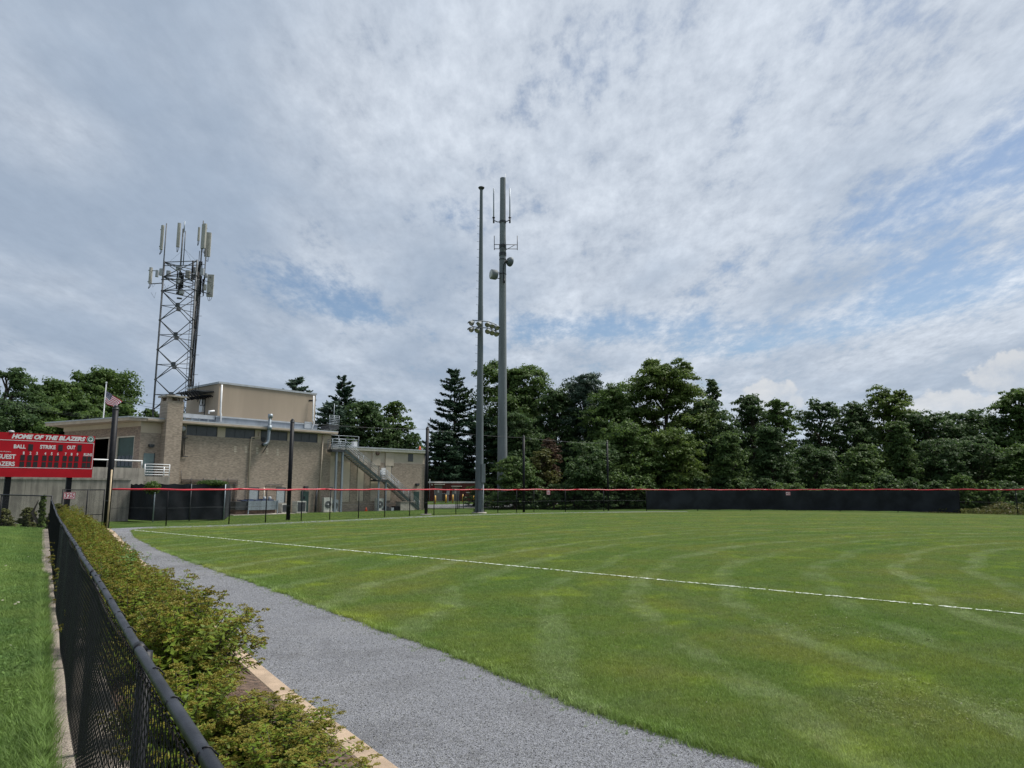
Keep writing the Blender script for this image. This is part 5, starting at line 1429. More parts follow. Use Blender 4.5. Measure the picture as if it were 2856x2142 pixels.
# dishes
c = ml(318, 963, -.9); T = Matrix.Translation(c) @ Vector((-1, -.45, .02)).normalized().to_track_quat('Z', 'Y').to_matrix().to_4x4()
drum = MB().lathe([(.25, -.55), (.62, -.42), (.70, -.3), (.70, .42), (.66, .46)], 24, T).build('drum_dish', M['pole2'], mono, True)
MB().lathe([(.645, .465), (.4, .50), (.05, .51)], 24, T).build('radome', M['fibre'], drum, True)
tb('dish_mount', M['steel_dark'], drum, [c + Vector((.2, .3, .4)), c + Vector((.9, .6, .4))], .06, 6); tb('dish_mount', M['steel_dark'], drum, [c + Vector((.2, .3, -.4)), c + Vector((.9, .6, -.4))], .06, 6)
c = ml(458, 845, -.2); T = Matrix.Translation(c) @ Vector((.75, .62, .02)).normalized().to_track_quat('Z', 'Y').to_matrix().to_4x4()
dish = MB().lathe([(.12, -.45), (.3, -.36), (.52, -.2), (.66, .02), (.69, .22), (.66, .24)], 24, T).build('round_dish', M['pole'], mono, True)
MB().lathe([(.16, -.62), (.16, -.451)], 10, T).build('feed_box', M['steel_dark'], dish, True)
tb('dish_mount', M['steel_dark'], dish, [c + Vector((-.1, -.2, 0)), c + Vector((-.8, .1, 0))], .08, 6)

# ================================================================== flag and flagpole
FY = 84.0
fb = at(288, 1170, FY); ft = at(296.5, 1070, FY)
fp = empty('flagpole', (ft.x, ft.y, 0), 0, 'slim white flagpole rising behind the station roof', 'flagpole')
tb('shaft', M['white'], fp, [(0, 0, 0), (0, 0, ft.z)], [.11, .06], 10)
m_ = MB(); m_.lathe([(.02, ft.z), (.1, ft.z + .06), (.12, ft.z + .13), (.06, ft.z + .22)], 10); m_.build('finial', M['white'], fp, True)
Zf = lambda x, y: at(x / 3.16, 1000 + y / 3.16, FY)
c00, c10, c11, c01 = Zf(933, 281), Zf(1074, 378), Zf(1016, 440), Zf(925, 384)    # hoist top, fly top, fly bottom, hoist bottom
c11 = Zf(1012, 446)
NF, NT = 26, 13
fv, ffc, fm = [], [], []
for i in range(NF + 1):
    for j in range(NT + 1):
        s, t_ = i / NF, j / NT
        p = c00 * (1 - s) * (1 - t_) + c10 * s * (1 - t_) + c11 * s * t_ + c01 * (1 - s) * t_
        p = p + Vector((0, 1, 0)) * (.22 * math.sin(s * 9 + t_ * 2.5) * (s ** .6)) + Vector((0, 0, -1)) * (.18 * t_ * s * math.sin(s * 7)) + Vector((.10, 0, 0)) * math.sin(t_ * 5 + s * 3) * s
        fv.append(tuple(p - ft + Vector((0, 0, ft.z))))
for i in range(NF):
    for j in range(NT):
        q = i * (NT + 1) + j; ffc.append((q, q + NT + 1, q + NT + 2, q + 1)); fm.append(2 if (i < NF * .4 and j < 7) else (0 if j % 2 == 0 else 1))
me = bpy.data.meshes.new('flag'); me.from_pydata(fv, [], ffc)
for k in ('flag_red', 'flag_white', 'flag_blue'): me.materials.append(M[k])
me.polygons.foreach_set('material_index', fm); me.polygons.foreach_set('use_smooth', [True] * len(ffc)); me.update()
fo = link_mesh('flag', me); fo.location = (ft.x, ft.y, 0); tag(fo, 'red and white striped flag with blue canton flying from the flagpole', 'flag')
stv, stf = [], []
for r_i in range(9):
    for c_i in range(6 if r_i % 2 == 0 else 5):
        s = .4 * ((c_i + (.5 if r_i % 2 == 0 else 1.0)) / 6); t_ = (7 / 13) * (r_i + .5) / 9
        i_ = min(NF - 1, int(s * NF)); j_ = min(NT - 1, int(t_ * NT)); q = i_ * (NT + 1) + j_
        p = Vector(fv[q]).lerp(Vector(fv[q + NT + 2]), .5) + Vector((0, -.03, 0)); b_ = len(stv)
        for k in range(10):
            w = math.pi / 2 + k * math.pi / 5; r = .042 if k % 2 == 0 else .017; stv.append((p.x + r * math.cos(w), p.y, p.z + r * math.sin(w)))
        stf.append(tuple(range(b_, b_ + 10)))
MB().add(stv, stf).build('stars', M['flag_white'], fo)['kind'] = 'stuff'

# ================================================================== red brick hut, bollards and yard furniture
HY = 104.0
h0, h1 = at(1195, 1396, HY), at(1337, 1396, HY); hz0 = h0.z; htop = at(1260, 1343, HY).z
hut = empty('brick_hut', (h0.x, h0.y, hz0), R(0), 'low dark red brick hut with white eaves beyond the net pole', 'hut')
hw = h1.x - h0.x
bx('wall', M['brick_red'], hut, 0, hw, 0, 6, -.5, htop - hz0 - .22)
bx('roof', M['white'], hut, -.12, hw + .12, -.25, 6.2, htop - hz0 - .219, htop - hz0)
def hutx(x): return (x - 1195) / 142 * hw
for (x0, x1, yt) in ((1212, 1233, 1349), (1260, 1281, 1354)):
    zt = at(1220, yt + 5, HY).z - hz0
    d_ = bx('door', M['door_grey'], hut, hutx(x0), hutx(x1), -.05, -.002, .02, zt)
    bx('notice', M['sign_white'], d_, hutx(x0) + .42, hutx(x0) + .66, -.056, -.051, zt * .52, zt * .75)
    bx('canopy', M['cream'], hut, hutx(x0) - .02, hutx(x1) + .35, -.75, -.003, zt + .08, zt + .2)
    bx('door_step', M['pad'], hut, hutx(x0) - .1, hutx(x1) + .1, -.7, -.004, -.2, .01)
MB().box(hutx(1204.5) - .1, hutx(1204.5) + .1, -.2, -.003, 2.15, 2.35).build('wall_lamp', M['fibre'], hut)
tb('corner_pipe', M['palegrey'], hut, [(hutx(1198), -.1, -.2), (hutx(1198), -.1, htop - hz0 + .35)], .04, 6)
bol = None
BL = [(1213.9, 1381, 1401.4, 'leftmost yellow bollard, in front of the left hut door'), (1243.5, 1379, 1400.4, 'yellow bollard beside the grey cabinet at the hut'), (1262.7, 1378.6, 1400, 'yellow bollard in front of the right hut door'), (1291, 1378, 1398.5, 'yellow bollard behind the bent lamp post'),
      (1320, 1376.5, 1397.6, 'yellow bollard just left of the floodlight pole'), (1348, 1379, 1396.6, 'yellow bollard just right of the floodlight pole'), (1375.7, 1380.5, 1396, 'rightmost yellow bollard, near the shrubs')]
for x, yt, yb, lab in BL:
    Y = 99.6 + (1401.4 - yb) * .45; p = at(x, yb, Y); h = at(x, yt, Y).z - p.z
    r_ = empty('bollard', p, 0, lab, 'bollard', 'yellow bollards in front of the brick hut')
    MB().lathe([(.105, -.25), (.105, h - .08)], 12).build('post', M['yellow'], r_, True); MB().lathe([(.1, h - .08), (.085, h - .03), (.04, h)], 12).build('cap', M['foul_yellow'], r_, True)
p = at(1249, 1399, 101); cab = empty('electric_cabinet', p, 0, 'grey electric cabinet on a post between the hut doors', 'cabinet')
bx('box', M['palegrey'], cab, -.18, .18, -.15, .15, .95, 1.6); bx('leg', M['galv'], cab, -.08, .08, -.08, .08, -.2, .95)
p = at(1239, 1396, 102.5); bn = empty('waste_bin', p, 0, 'dark grey wheeled bin beside the left hut door', 'bin')
MB().poly_prism([(-.26, -.25), (.26, -.25), (.3, .3), (-.3, .3)], 0, .95).build('body', M['steel_dark'], bn); bx('lid', M['galv'], bn, -.33, .33, -.3, .35, .951, 1.02)
p = at(1276, 1418, 91.5); gp_ = empty('gate_frame', (p.x, p.y, 0), R(60), 'pair of black gate posts left of the floodlight pole', 'gate')
for x_ in (-.35, .0, .35): tb('post', M['black'], gp_, [(x_, 0, -.2), (x_, 0, 2.55)], .05, 8)
tb('rail', M['black'], gp_, [(-.35, 0, 1.15), (.35, 0, 1.15)], .03, 6)
p = at(1292, 1417, 92); lp_ = empty('bent_lamp_post', (p.x, p.y, 0), 0, 'short black post with a bent arm and small lamp', 'lamp post')
tb('post', M['black'], lp_, [(0, 0, -.2), (0, 0, 1.5), (.08, 0, 1.85), (.3, 0, 2.05), (.5, 0, 2.1)], .05, 8); MB().box(.35, .75, -.08, .08, 2.05, 2.14).build('lamp_head', M['fibre'], lp_)
p = at(1367, 1412, 92.5); bk = empty('bicycle_rack', (p.x, p.y, 0), R(8), 'low black slatted rack right of the floodlight pole', 'rack')
zt = at(1367, 1404.5, 92.5).z
for z_ in (zt, .12): tb('rail', M['black'], bk, [(-.95, 0, z_), (.95, 0, z_)], .04, 6)
for x_ in np.linspace(-.9, .9, 8): tb('bar', M['black'], bk, [(x_ - .1, 0, .1), (x_ + .1, 0, zt)], .028, 5)
tb('end_post', M['black'], bk, [(.5, .1, -.1), (.55, .1, 1.7)], .03, 6)

# ================================================================== overhead lines on the left
for k, (ya, yb, lab) in enumerate(((1098, 1164, 'uppermost overhead wire crossing the trees on the left'), (1106, 1167, 'middle overhead wire crossing the trees on the left'), (1113, 1170, 'lowest overhead wire crossing the trees on the left'))):
    wire('overhead_wire', at(-120, ya - 14, 70), at(285, yb, 90), .25, .009, M['steel_dark'], lab, 'wire', 'overhead wires on the left')
for k, (ya, yb, lab) in enumerate(((1112, 1126, 'upper faint wire between flag and lattice tower'), (1122, 1136, 'lower faint wire between flag and lattice tower'))):
    wire('overhead_wire', at(330, ya - 4, 100), at(520, yb + 12, 118), .2, .022, M['steel_dark'], lab, 'wire', 'overhead wires behind the tower')

# ================================================================== trees
def unit(v): return v / np.maximum(np.linalg.norm(v, axis=1), 1e-9)[:, None]
def sphere_dirs(n, g): return unit(g.normal(size=(n, 3)))
def cards(C, Nn, size, asp, g, fold=.12, along=None):
    """one folded leaf-shaped quad per row"""
    n = len(C); Nn = unit(Nn)
    t = along if along is not None else g.normal(size=(n, 3)); t = unit(t - Nn * (t * Nn).sum(1)[:, None]); b = np.cross(Nn, t)
    s = size[:, None]
    v = np.stack([C - t * s * .5, C + b * s * asp * .5 - Nn * s * fold, C + t * s * .5, C - b * s * asp * .5 - Nn * s * fold], 1).reshape(-1, 3)
    return v, np.arange(n * 4).reshape(n, 4)
def limb_mesh(paths, name, mat, parent):
    m_ = MB()
    for pts, rs, ns in paths: m_.tube(pts, rs, ns, caps=False)
    return m_.build(name, mat, parent, True)
def crown_decid(g, h, rad, base, shape, n_lobe, n_sub, n_leaf, leaf, asp=.62, lobe_k=.30):
    """returns leaf verts/faces/tint and lobe centres; crown spans base..h, radius rad"""
    ch = h - base; cen, lr = [], []
    env = {'round': lambda u: np.sin(np.pi * np.clip(u * .74 + .20, 0, 1)) ** .5, 'oval': lambda u: np.sin(np.pi * np.clip(u * .80 + .15, 0, 1)) ** .6,
           'column': lambda u: .62 + .38 * np.cos(u * 2.6), 'cone': lambda u: (1 - u) ** .75 * .95 + .1, 'mound': lambda u: np.sqrt(np.clip(1 - u * u * .92, 0, 1))}[shape]
    for i in range(n_lobe):
        u = ((i * .618034 + .37) % 1.0) * .97 + .015; w = g.uniform(0, 2 * math.pi); e = env(u)
        if i == 0: u, e = .95, .2
        r = rad * e * g.uniform(.05, 1) ** .5 * .82
        k = rad * lobe_k * g.uniform(.7, 1.25) * (.6 + .45 * e)
        cen.append((math.cos(w) * r, math.sin(w) * r, base + u * ch)); lr.append(k)
    cen = np.array(cen); lr = np.array(lr)
    sd = sphere_dirs(n_lobe * n_sub, g).reshape(n_lobe, n_sub, 3); sd[..., 2] = np.where(sd[..., 2] < -.6, -sd[..., 2], sd[..., 2])
    sc = cen[:, None, :] + sd * (lr[:, None, None] * g.uniform(.55, 1.12, (n_lobe, n_sub, 1))) * np.array([1, 1, .85])
    sr = lr[:, None] * g.uniform(.33, .58, (n_lobe, n_sub))
    sc = sc.reshape(-1, 3); sr = sr.reshape(-1); ns = len(sc)
    ld = sphere_dirs(ns * n_leaf, g); ld[:, 2] = np.where(ld[:, 2] < -.35, -ld[:, 2] * .6, ld[:, 2])
    rep = np.repeat(np.arange(ns), n_leaf)
    C = sc[rep] + ld * (sr[rep] * g.uniform(.45, 1.12, ns * n_leaf))[:, None] * np.array([1, 1, .75])
    Nn = ld * 1.0 + g.normal(size=ld.shape) * .4 + np.array([0, 0, .35])
    tint = np.clip(g.uniform(0, 1, ns)[rep] * .55 + g.uniform(0, 1, ns * n_leaf) * .45, 0, 1)
    C[:, 2] = np.maximum(C[:, 2], .1)
    # fit to the surveyed height and spread
    C[:, 2] = base + (C[:, 2] - base) * (h - base) / (np.percentile(C[:, 2], 99.9) - base)
    ex = np.percentile(np.abs(C[:, 0]), 99.2); C[:, :2] *= rad / ex
    v, f = cards(C, Nn, leaf * g.uniform(.6, 1.25, len(C)), asp, g)
    return v, f, tint, cen
def deciduous(name, x, top, half, Y, mat, label, shape='oval', base=.25, dens=1.0, leaf=.36, group='trees of the wood behind the field', seed=0, z0=None, cat='tree', lobe_k=.30, gx=None):
    p = at(x, 1400, Y); zb = ground_z(p.x, p.y) if z0 is None else z0
    t = at(x, top, Y); px_ = t.x if gx is None else gx
    h = t.z - zb; rad = half / FPX * Y * (1.17 if half > 55 and Y > 85 else 1.05)
    g = np.random.default_rng(seed * 131 + int(x) * 7 + int(top)); n_lobe = int(np.clip(17 * (h * (1 - base)) / rad * min(1.25, dens), 16, 70)); n_sub = 10; leaf *= 1.18
    total = 6.28 * rad * h * (1 - base) * 1.95 * dens / (leaf * leaf * .33); n_leaf = int(np.clip(total / (n_lobe * n_sub), 8, 110))
    v, f, tint, cen = crown_decid(g, h, rad, h * base, shape, n_lobe, n_sub, n_leaf, leaf, .72, lobe_k * (1.3 if lobe_k >= .29 else 1.42))
    r_ = empty(name, (px_, Y, zb), 0, label, cat, group)
    link_mesh('crown', np_mesh('crown', v, f, mat, tint), r_)
    tr = h * .017 + .06; paths = [([(0, 0, -.3), (g.uniform(-.2, .2), 0, h * .3), (g.uniform(-.4, .4), g.uniform(-.3, .3), h * .62), (g.uniform(-.4, .4), 0, h * .9)], [tr * 1.25, tr, tr * .6, tr * .15], 8)]
    for k in range(0, len(cen), 2):
        c = cen[k]; zs = max(.6, c[2] - rad * .5 - h * .04); zs = min(zs, h * .8)
        paths.append(([(0, 0, zs), (c[0] * .45, c[1] * .45, zs + (c[2] - zs) * .6), tuple(c)], [tr * .45, tr * .3, tr * .1], 5))
    limb_mesh(paths, 'trunk', M['bark'], r_)
    return r_
def conifer(name, x, top, half, Y, mat, label, seed=0, base=.1, whorl=.85, dens=1.0, needle=.62, group='trees of the wood behind the field', up=.35, irregular=.35, profile=1.0):
    p = at(x, 1400, Y); zb = ground_z(p.x, p.y); t = at(x, top, Y); h = t.z - zb; rad = half / FPX * Y * 1.02
    g = np.random.default_rng(seed * 17 + int(x)); C, A, Nn, T = [], [], [], []; paths = [([(0, 0, -.3), (.1, 0, h * .5), (0, 0, h * .97)], [h * .016 + .05, h * .011, .03], 8)]
    z = h * base
    while z < h * .985:
        u = (z - h * base) / (h * (1 - base)); L_ = rad * ((1 - u) ** profile * .9 + .10) 
        for k in range(int(g.integers(4, 7))):
            if g.random() < .12: continue
            w = g.uniform(0, 2 * math.pi); l = L_ * g.uniform(1 - irregular, 1.0 + irregular * .3); n = max(6, int(l * 26 * dens)); zz = z + g.uniform(-.3, .3)
            s = g.uniform(.12, 1, n) ** .8; d = np.array([math.cos(w), math.sin(w), 0]); pr = np.array([-math.sin(w), math.cos(w), 0])
            rise = l * up * (s ** 1.7) - l * .12 * s
            side = g.normal(size=n) * .16 * l * (1.1 - .7 * s) + g.normal(size=n) * .10
            pos = np.outer(s * l, d) + np.outer(side, pr); pos[:, 2] += zz + rise + g.normal(size=n) * .10 + .06
            C.append(pos); a = np.outer(np.ones(n), d) * .7 + np.outer(np.sign(side + 1e-6) * g.uniform(.2, 1, n), pr) + np.array([0, 0, .45]) + g.normal(size=(n, 3)) * .35
            A.append(a); Nn.append(np.array([0, 0, 1.0]) + g.normal(size=(n, 3)) * .7); T.append(np.clip(g.uniform(.1, .9) * .5 + g.uniform(0, .5, n), 0, 1))
            q = lambda f: tuple(d * l * f + np.array([0, 0, zz + l * up * f ** 1.7 - l * .12 * f]))
            paths.append(([(0, 0, zz), q(.5), q(.95)], [.06 + .006 * l, .04, .015], 4))
        z += whorl * g.uniform(.7, 1.3) * (.55 + .45 * (1 - u))
    C = np.concatenate(C); A = np.concatenate(A); Nn = np.concatenate(Nn); T = np.concatenate(T)
    ex = np.percentile(np.abs(C[:, 0]), 99.0); C[:, :2] *= min(1.3, rad / ex)
    v, f = cards(C, Nn, needle * g.uniform(.6, 1.2, len(C)), .38, g, .05, along=A)
    r_ = empty(name, (t.x, Y, zb), 0, label, 'tree', group)
    link_mesh('crown', np_mesh('crown', v, f, mat, T), r_); limb_mesh(paths, 'trunk', M['bark'], r_)
    return r_
GL = 'trees behind the scoreboard'; GB = 'trees behind the station'; GF = 'vine-hung growth along the outfield fence'
deciduous('broadleaf_tree', 28, 1024, 78, 93, L['dark'], 'open-crowned dark tree at the left edge above the scoreboard', 'oval', .2, .75, .34, GL, lobe_k=.26)
deciduous('broadleaf_tree', -70, 1040, 90, 98, L['dark'], 'tree cut by the left edge of the picture', 'oval', .2, .8, .4, GL)
deciduous('broadleaf_tree', 172, 1060, 92, 101, L['mid'], 'mid-green rounded tree behind the headline of the scoreboard', 'round', .08, 1.6, .34, GL, lobe_k=.36)
deciduous('broadleaf_tree', 292, 1032, 90, 106, L['mid'], 'tall dense tree directly behind the flag', 'round', .08, 1.7, .34, GL, lobe_k=.36)
deciduous('broadleaf_tree', 205, 1118, 105, 91, L['mid'], 'lower spreading tree in front of the two taller ones by the flagpole', 'mound', .03, 1.6, .34, GL, lobe_k=.34)
deciduous('broadleaf_tree', 60, 1122, 100, 89, L['dark'], 'low dark tree just above the scoreboard top edge', 'mound', .03, 1.5, .34, GL, lobe_k=.34)
deciduous('broadleaf_tree', 345, 1128, 45, 97, L['mid'], 'small tree right of the flag, over the station roof edge', 'round', .05, 1.0, .34, GL)
deciduous('treetop', 420, 1140, 42, 100, L['vine'], 'light green treetop peeping over the roof between chimney and flag', 'mound', .1, .7, .34, GL)
deciduous('treetop', 505, 1146, 30, 101, L['vine'], 'small treetop showing inside the foot of the lattice tower', 'mound', .1, .6, .34, GL)
conifer('pine_tree', 828, 1056, 72, 112, L['bluepine'], 'broad soft-topped pine behind the right end of the rooftop block', 1, .15, .7, 1.2, .7, GB, .5, .3, .55)
conifer('pine_tree', 955, 1052, 66, 114, L['pine'], 'dark pine with flat layered branches behind the outside stair', 2, .1, .8, 1.3, .72, GB, .42, .4, .6)
deciduous('broadleaf_tree', 1010, 1120, 78, 103, L['dark'], 'dark broad tree over the low wing roof', 'round', .05, 1.3, .34, GB)
conifer('pine_tree', 925, 1122, 78, 100, L['bluepine'], 'soft grey-green pine low over the fire stair platform', 3, .05, .6, 1.2, .62, GB, .25, .3, .45)
deciduous('broadleaf_tree', 1100, 1120, 52, 106, L['mid'], 'loose-crowned tree with sky showing through, right of the stair', 'oval', .3, .75, .32, GB, lobe_k=.26)
deciduous('broadleaf_tree', 1080, 1185, 62, 104, L['dark'], 'low dark tree behind the middle of the wing roof', 'mound', .05, 1.1, .34, GB)
deciduous('broadleaf_tree', 1142, 1208, 44, 103, L['dark'], 'small dark tree above the orange roof cone', 'round', .05, 1.0, .32, GB)
conifer('pine_tree', 1268, 1026, 72, 120, L['pine'], 'tall dark irregular pine left of the two grey masts', 4, .2, .95, 1.35, .75, up=.38, irregular=.5, profile=.5)
conifer('pine_tree', 1235, 1195, 60, 110, L['pine'], 'low dense pine above the brick hut', 5, .02, .6, 1.5, .62, up=.15, irregular=.3, profile=.4)
conifer('pine_tree', 1335, 1160, 78, 114, L['pine'], 'dark lower pine behind the foot of the floodlight pole', 6, .03, .65, 1.4, .66, up=.2, irregular=.3, profile=.4)
deciduous('broadleaf_tree', 1432, 1010, 122, 121, L['mid'], 'tall broad tree rising behind the two grey masts', 'round', .22, 1.5, .36, lobe_k=.25)
deciduous('broadleaf_tree', 1440, 1150, 90, 112, L['dark'], 'dark tree low behind the pale monopole', 'mound', .03, 1.2, .36)
deciduous('broadleaf_tree', 1545, 1085, 72, 116, L['dark'], 'dark tree filling the dip right of the masts', 'oval', .05, 1.2, .34)
deciduous('feathery_tree', 1630, 1044, 88, 117, L['bluepine'], 'blue-green feathery treetop left of the tallest yellow-green tree', 'round', .1, 1.4, .26)
deciduous('broadleaf_tree', 1715, 1075, 80, 110, L['mid'], 'mid-green tree leaning against the tallest yellow-green tree', 'oval', .05, 1.3, .34)
deciduous('broadleaf_tree', 1855, 1006, 108, 112, L['warm'], 'tallest sunlit yellow-green tree at the centre of the wood', 'oval', .1, 1.6, .34, lobe_k=.24)
deciduous('broadleaf_tree', 1984, 1058, 32, 118, L['dark'], 'narrow tufted treetop standing alone right of the tallest tree', 'oval', .35, .7, .36)
deciduous('broadleaf_tree', 1975, 1118, 75, 108, L['dark'], 'dark tree below the narrow tufted treetop', 'oval', .05, 1.2, .34)
deciduous('broadleaf_tree', 2095, 1100, 62, 112, L['dark'], 'rounded dark tree under the heaped cloud', 'oval', .15, 1.1, .32, lobe_k=.26)
deciduous('broadleaf_tree', 2168, 1116, 52, 107, L['mid'], 'slender leaning tree left of the bright gap in the wood', 'oval', .15, 1.1, .32)
deciduous('broadleaf_tree', 2285, 1116, 66, 113, L['dark'], 'open-topped tree right of the bright gap in the wood', 'oval', .12, 1.0, .32, lobe_k=.25)
deciduous('broadleaf_tree', 2378, 1122, 60, 111, L['dark'], 'dark twiggy-topped tree left of the second yellow-green tree', 'oval', .05, 1.2, .3)
deciduous('broadleaf_tree', 2476, 1078, 72, 112, L['warm'], 'second tall yellow-green tree, towards the right', 'oval', .1, 1.3, .32, lobe_k=.25)
deciduous('broadleaf_tree', 2590, 1150, 80, 107, L['dark'], 'level dark tree over the right end of the windscreen', 'round', .03, 1.3, .34)
deciduous('broadleaf_tree', 2705, 1146, 88, 109, L['dark'], 'broad dark tree second from the right edge', 'round', .03, 1.3, .34)
deciduous('broadleaf_tree', 2835, 1084, 80, 106, L['mid'], 'tall tree cut by the right edge of the picture', 'oval', .05, 1.3, .34, lobe_k=.25)
deciduous('broadleaf_tree', 2990, 1120, 100, 104, L['dark'], 'tree just beyond the right edge', 'round', .03, 1.0, .4)
# nearer growth hung with vines
deciduous('sapling', 1436, 1272, 62, 92, L['vine'], 'pale feathery sapling in front of the foot of the monopole', 'mound', .02, 1.3, .26, GF)
deciduous('small_tree', 1512, 1252, 42, 98, L['olive'], 'small yellowing tree right of the fourth net pole', 'round', .1, 1.0, .26, GF)
deciduous('small_tree', 1532, 1222, 30, 100, L['brown'], 'small rust-brown dying tree above the 363 sign', 'round', .4, .8, .24, GF)
deciduous('broadleaf_tree', 1655, 1232, 80, 93, L['dark'], 'rounded dark bushy tree around the rightmost net pole', 'round', .0, 1.3, .28, GF)
deciduous('broadleaf_tree', 1742, 1172, 88, 98, L['mid'], 'bushy tree with drooping sprays left of the black windscreen', 'mound', .0, 1.4, .3, GF)
deciduous('broadleaf_tree', 1880, 1195, 85, 97, L['warm'], 'yellowish bushy tree above the left end of the windscreen', 'mound', .0, 1.4, .28, GF)
deciduous('vine_tower', 2030, 1205, 62, 95, L['vine'], 'vine-smothered snag with outstretched arms left of the 403 sign', 'cone', .0, 1.2, .28, GF)
deciduous('vine_tower', 2148, 1190, 58, 98, L['dark'], 'dark vine-draped column just left of the bright gap', 'column', .0, 1.3, .28, GF)
deciduous('broadleaf_tree', 2270, 1240, 72, 99, L['dark'], 'dark bush filling the foot of the bright gap', 'mound', .0, 1.2, .28, GF)
deciduous('vine_tower', 2405, 1238, 66, 94, L['vine'], 'leaning vine-covered hump with light green left side', 'cone', .0, 1.3, .28, GF)
deciduous('vine_tower', 2505, 1176, 52, 97, L['vine'], 'tall vine-covered column below the second yellow-green tree', 'column', .0, 1.3, .28, GF)
deciduous('broadleaf_tree', 2612, 1225, 72, 97, L['dark'], 'shadowy bush behind the right end of the windscreen', 'round', .0, 1.2, .28, GF)
deciduous('broadleaf_tree', 2725, 1215, 80, 96, L['dark'], 'dark leafy bush above the kink in the red rail', 'round', .0, 1.2, .28, GF)
deciduous('broadleaf_tree', 2836, 1240, 66, 92, L['mid'], 'light-tipped bush at the right edge behind the fence', 'mound', .0, 1.2, .28, GF)
deciduous('kudzu_mound', 2225, 1348, 80, 90, L['vine'], 'low sunlit mound of creeper behind the 403 sign', 'mound', .0, 1.3, .24, GF, cat='creeper')
deciduous('kudzu_mound', 2330, 1352, 70, 89, L['vine'], 'low creeper mound at the foot of the leaning vine hump', 'mound', .0, 1.3, .24, GF, cat='creeper')
deciduous('kudzu_mound', 2790, 1400, 60, 80, L['olive'], 'weedy creeper behind the bare fence at the right edge', 'mound', .0, 1.2, .2, GF, cat='creeper')
g = np.random.default_rng(5)
ORD_ = 'first second third fourth fifth sixth seventh eighth ninth tenth eleventh twelfth thirteenth fourteenth fifteenth sixteenth seventeenth eighteenth nineteenth twentieth'.split()
for k, x in enumerate([1345, 1480, 1545, 1600, 1680, 1745, 1810, 1880, 1950, 2010, 2070, 2130, 2190, 2400, 2470, 2540, 2610, 2680, 2750, 2820]):
    Y = 92.5 + g.uniform(-1, 2.5) - (3.5 if x > 2350 else 0) - (7 if x > 2600 else 0) + (2 if x < 1400 else 0)
    deciduous('undergrowth_bush', x, 1338 + g.uniform(-22, 12), g.uniform(38, 56), Y, L['dark'] if g.random() < .7 else L['mid'], '%s undergrowth bush from the left, close behind the outfield fence' % ORD_[k], 'mound', 0.0, 1.0, .26, 'undergrowth bushes behind the outfield fence', seed=k, cat='bush')
# the depth of the wood, which reads as one dark mass
n = 42000; xx = g.uniform(-75, 95, n); yy = 124 + g.uniform(-3, 9, n) - .0012 * (xx - 20) ** 2
hmax = 7.5 + 2.2 * np.sin(xx * .21) + 1.4 * np.sin(xx * .63 + 1); zz = .6 + hmax * g.uniform(0, 1, n) ** .8
v, f = cards(np.stack([xx, yy, zz], 1), g.normal(size=(n, 3)) + np.array([0, -.6, .4]), g.uniform(.6, 1.2, n), .65, g)
tag(link_mesh('deep_wood', np_mesh('deep_wood', v, f, L['dark'], g.uniform(0, .7, n))), 'shadowed depth of the wood behind the front trees', 'wood', kind='stuff')
# weeds at the bare right end of the fence
n = 3000; s = g.uniform(0, 1, n); xx = 45 + s * 8 + g.normal(size=n) * .4; yy = 78.5 - s * 12 + g.uniform(-1, 3, n); zz = g.uniform(0, .55, n) ** 1.3
v, f = cards(np.stack([xx, yy, zz], 1), g.normal(size=(n, 3)), g.uniform(.15, .4, n), .3, g)
tag(link_mesh('tall_weeds', np_mesh('tall_weeds', v, f, L['olive'], g.uniform(0, 1, n))), 'tall weeds under the bare fence at right', 'weeds', kind='stuff')
# creepers on the enclosure
def creeper(x, yt, half, Y, z0, label, mat='mid', leaf=.16):
    p = at(x, yt, Y); h = p.z - z0; rad = half / FPX * Y; gg = np.random.default_rng(int(x)); n = 900
    d = sphere_dirs(n, gg); C = d * np.array([rad, .5, h * .5]) * gg.uniform(.4, 1, (n, 1)) + np.array([0, 0, h * .5]); v, f = cards(C, d + gg.normal(size=(n, 3)) * .5, leaf * gg.uniform(.6, 1.3, n), .7, gg)
    r_ = empty('creeper', (p.x, Y, z0), 0, label, 'creeper', 'creepers on the screened enclosure'); link_mesh('foliage', np_mesh('foliage', v, f, L[mat], gg.uniform(0, 1, n)), r_)
    tb('stem', M['bark'], r_, [(0, 0, -.3), (.1, 0, h * .7)], .03, 5)
creeper(427, 1340, 24, 53.4, at(427, 1380, 53.4).z, 'tuft of creeper hanging over the near corner of the screened enclosure')
creeper(592, 1338, 46, 57.6, at(592, 1356, 57.6).z, 'creeper spilling along the right top of the screened enclosure', 'vine')
# scrub beyond the cross fence, left
for k, (x, yt, half, Y, mt_, lab) in enumerate(((10, 1420, 30, 35.5, 'olive', 'brownish bush beside the left scoreboard post'), (84, 1416, 24, 34.5, 'olive', 'low olive bush right of the left scoreboard post'), (122, 1382, 9, 31.2, 'warm', 'yellow-green weed sprouting at the far fence corner'), (160, 1405, 22, 36, 'olive', 'low bush in front of the 325 sign'))):
    deciduous('scrub_bush', x, yt, half, Y, L[mt_], lab, 'mound', 0.0, 1.0, .10, 'scrub at the end of the lawn', z0=.2, cat='bush')

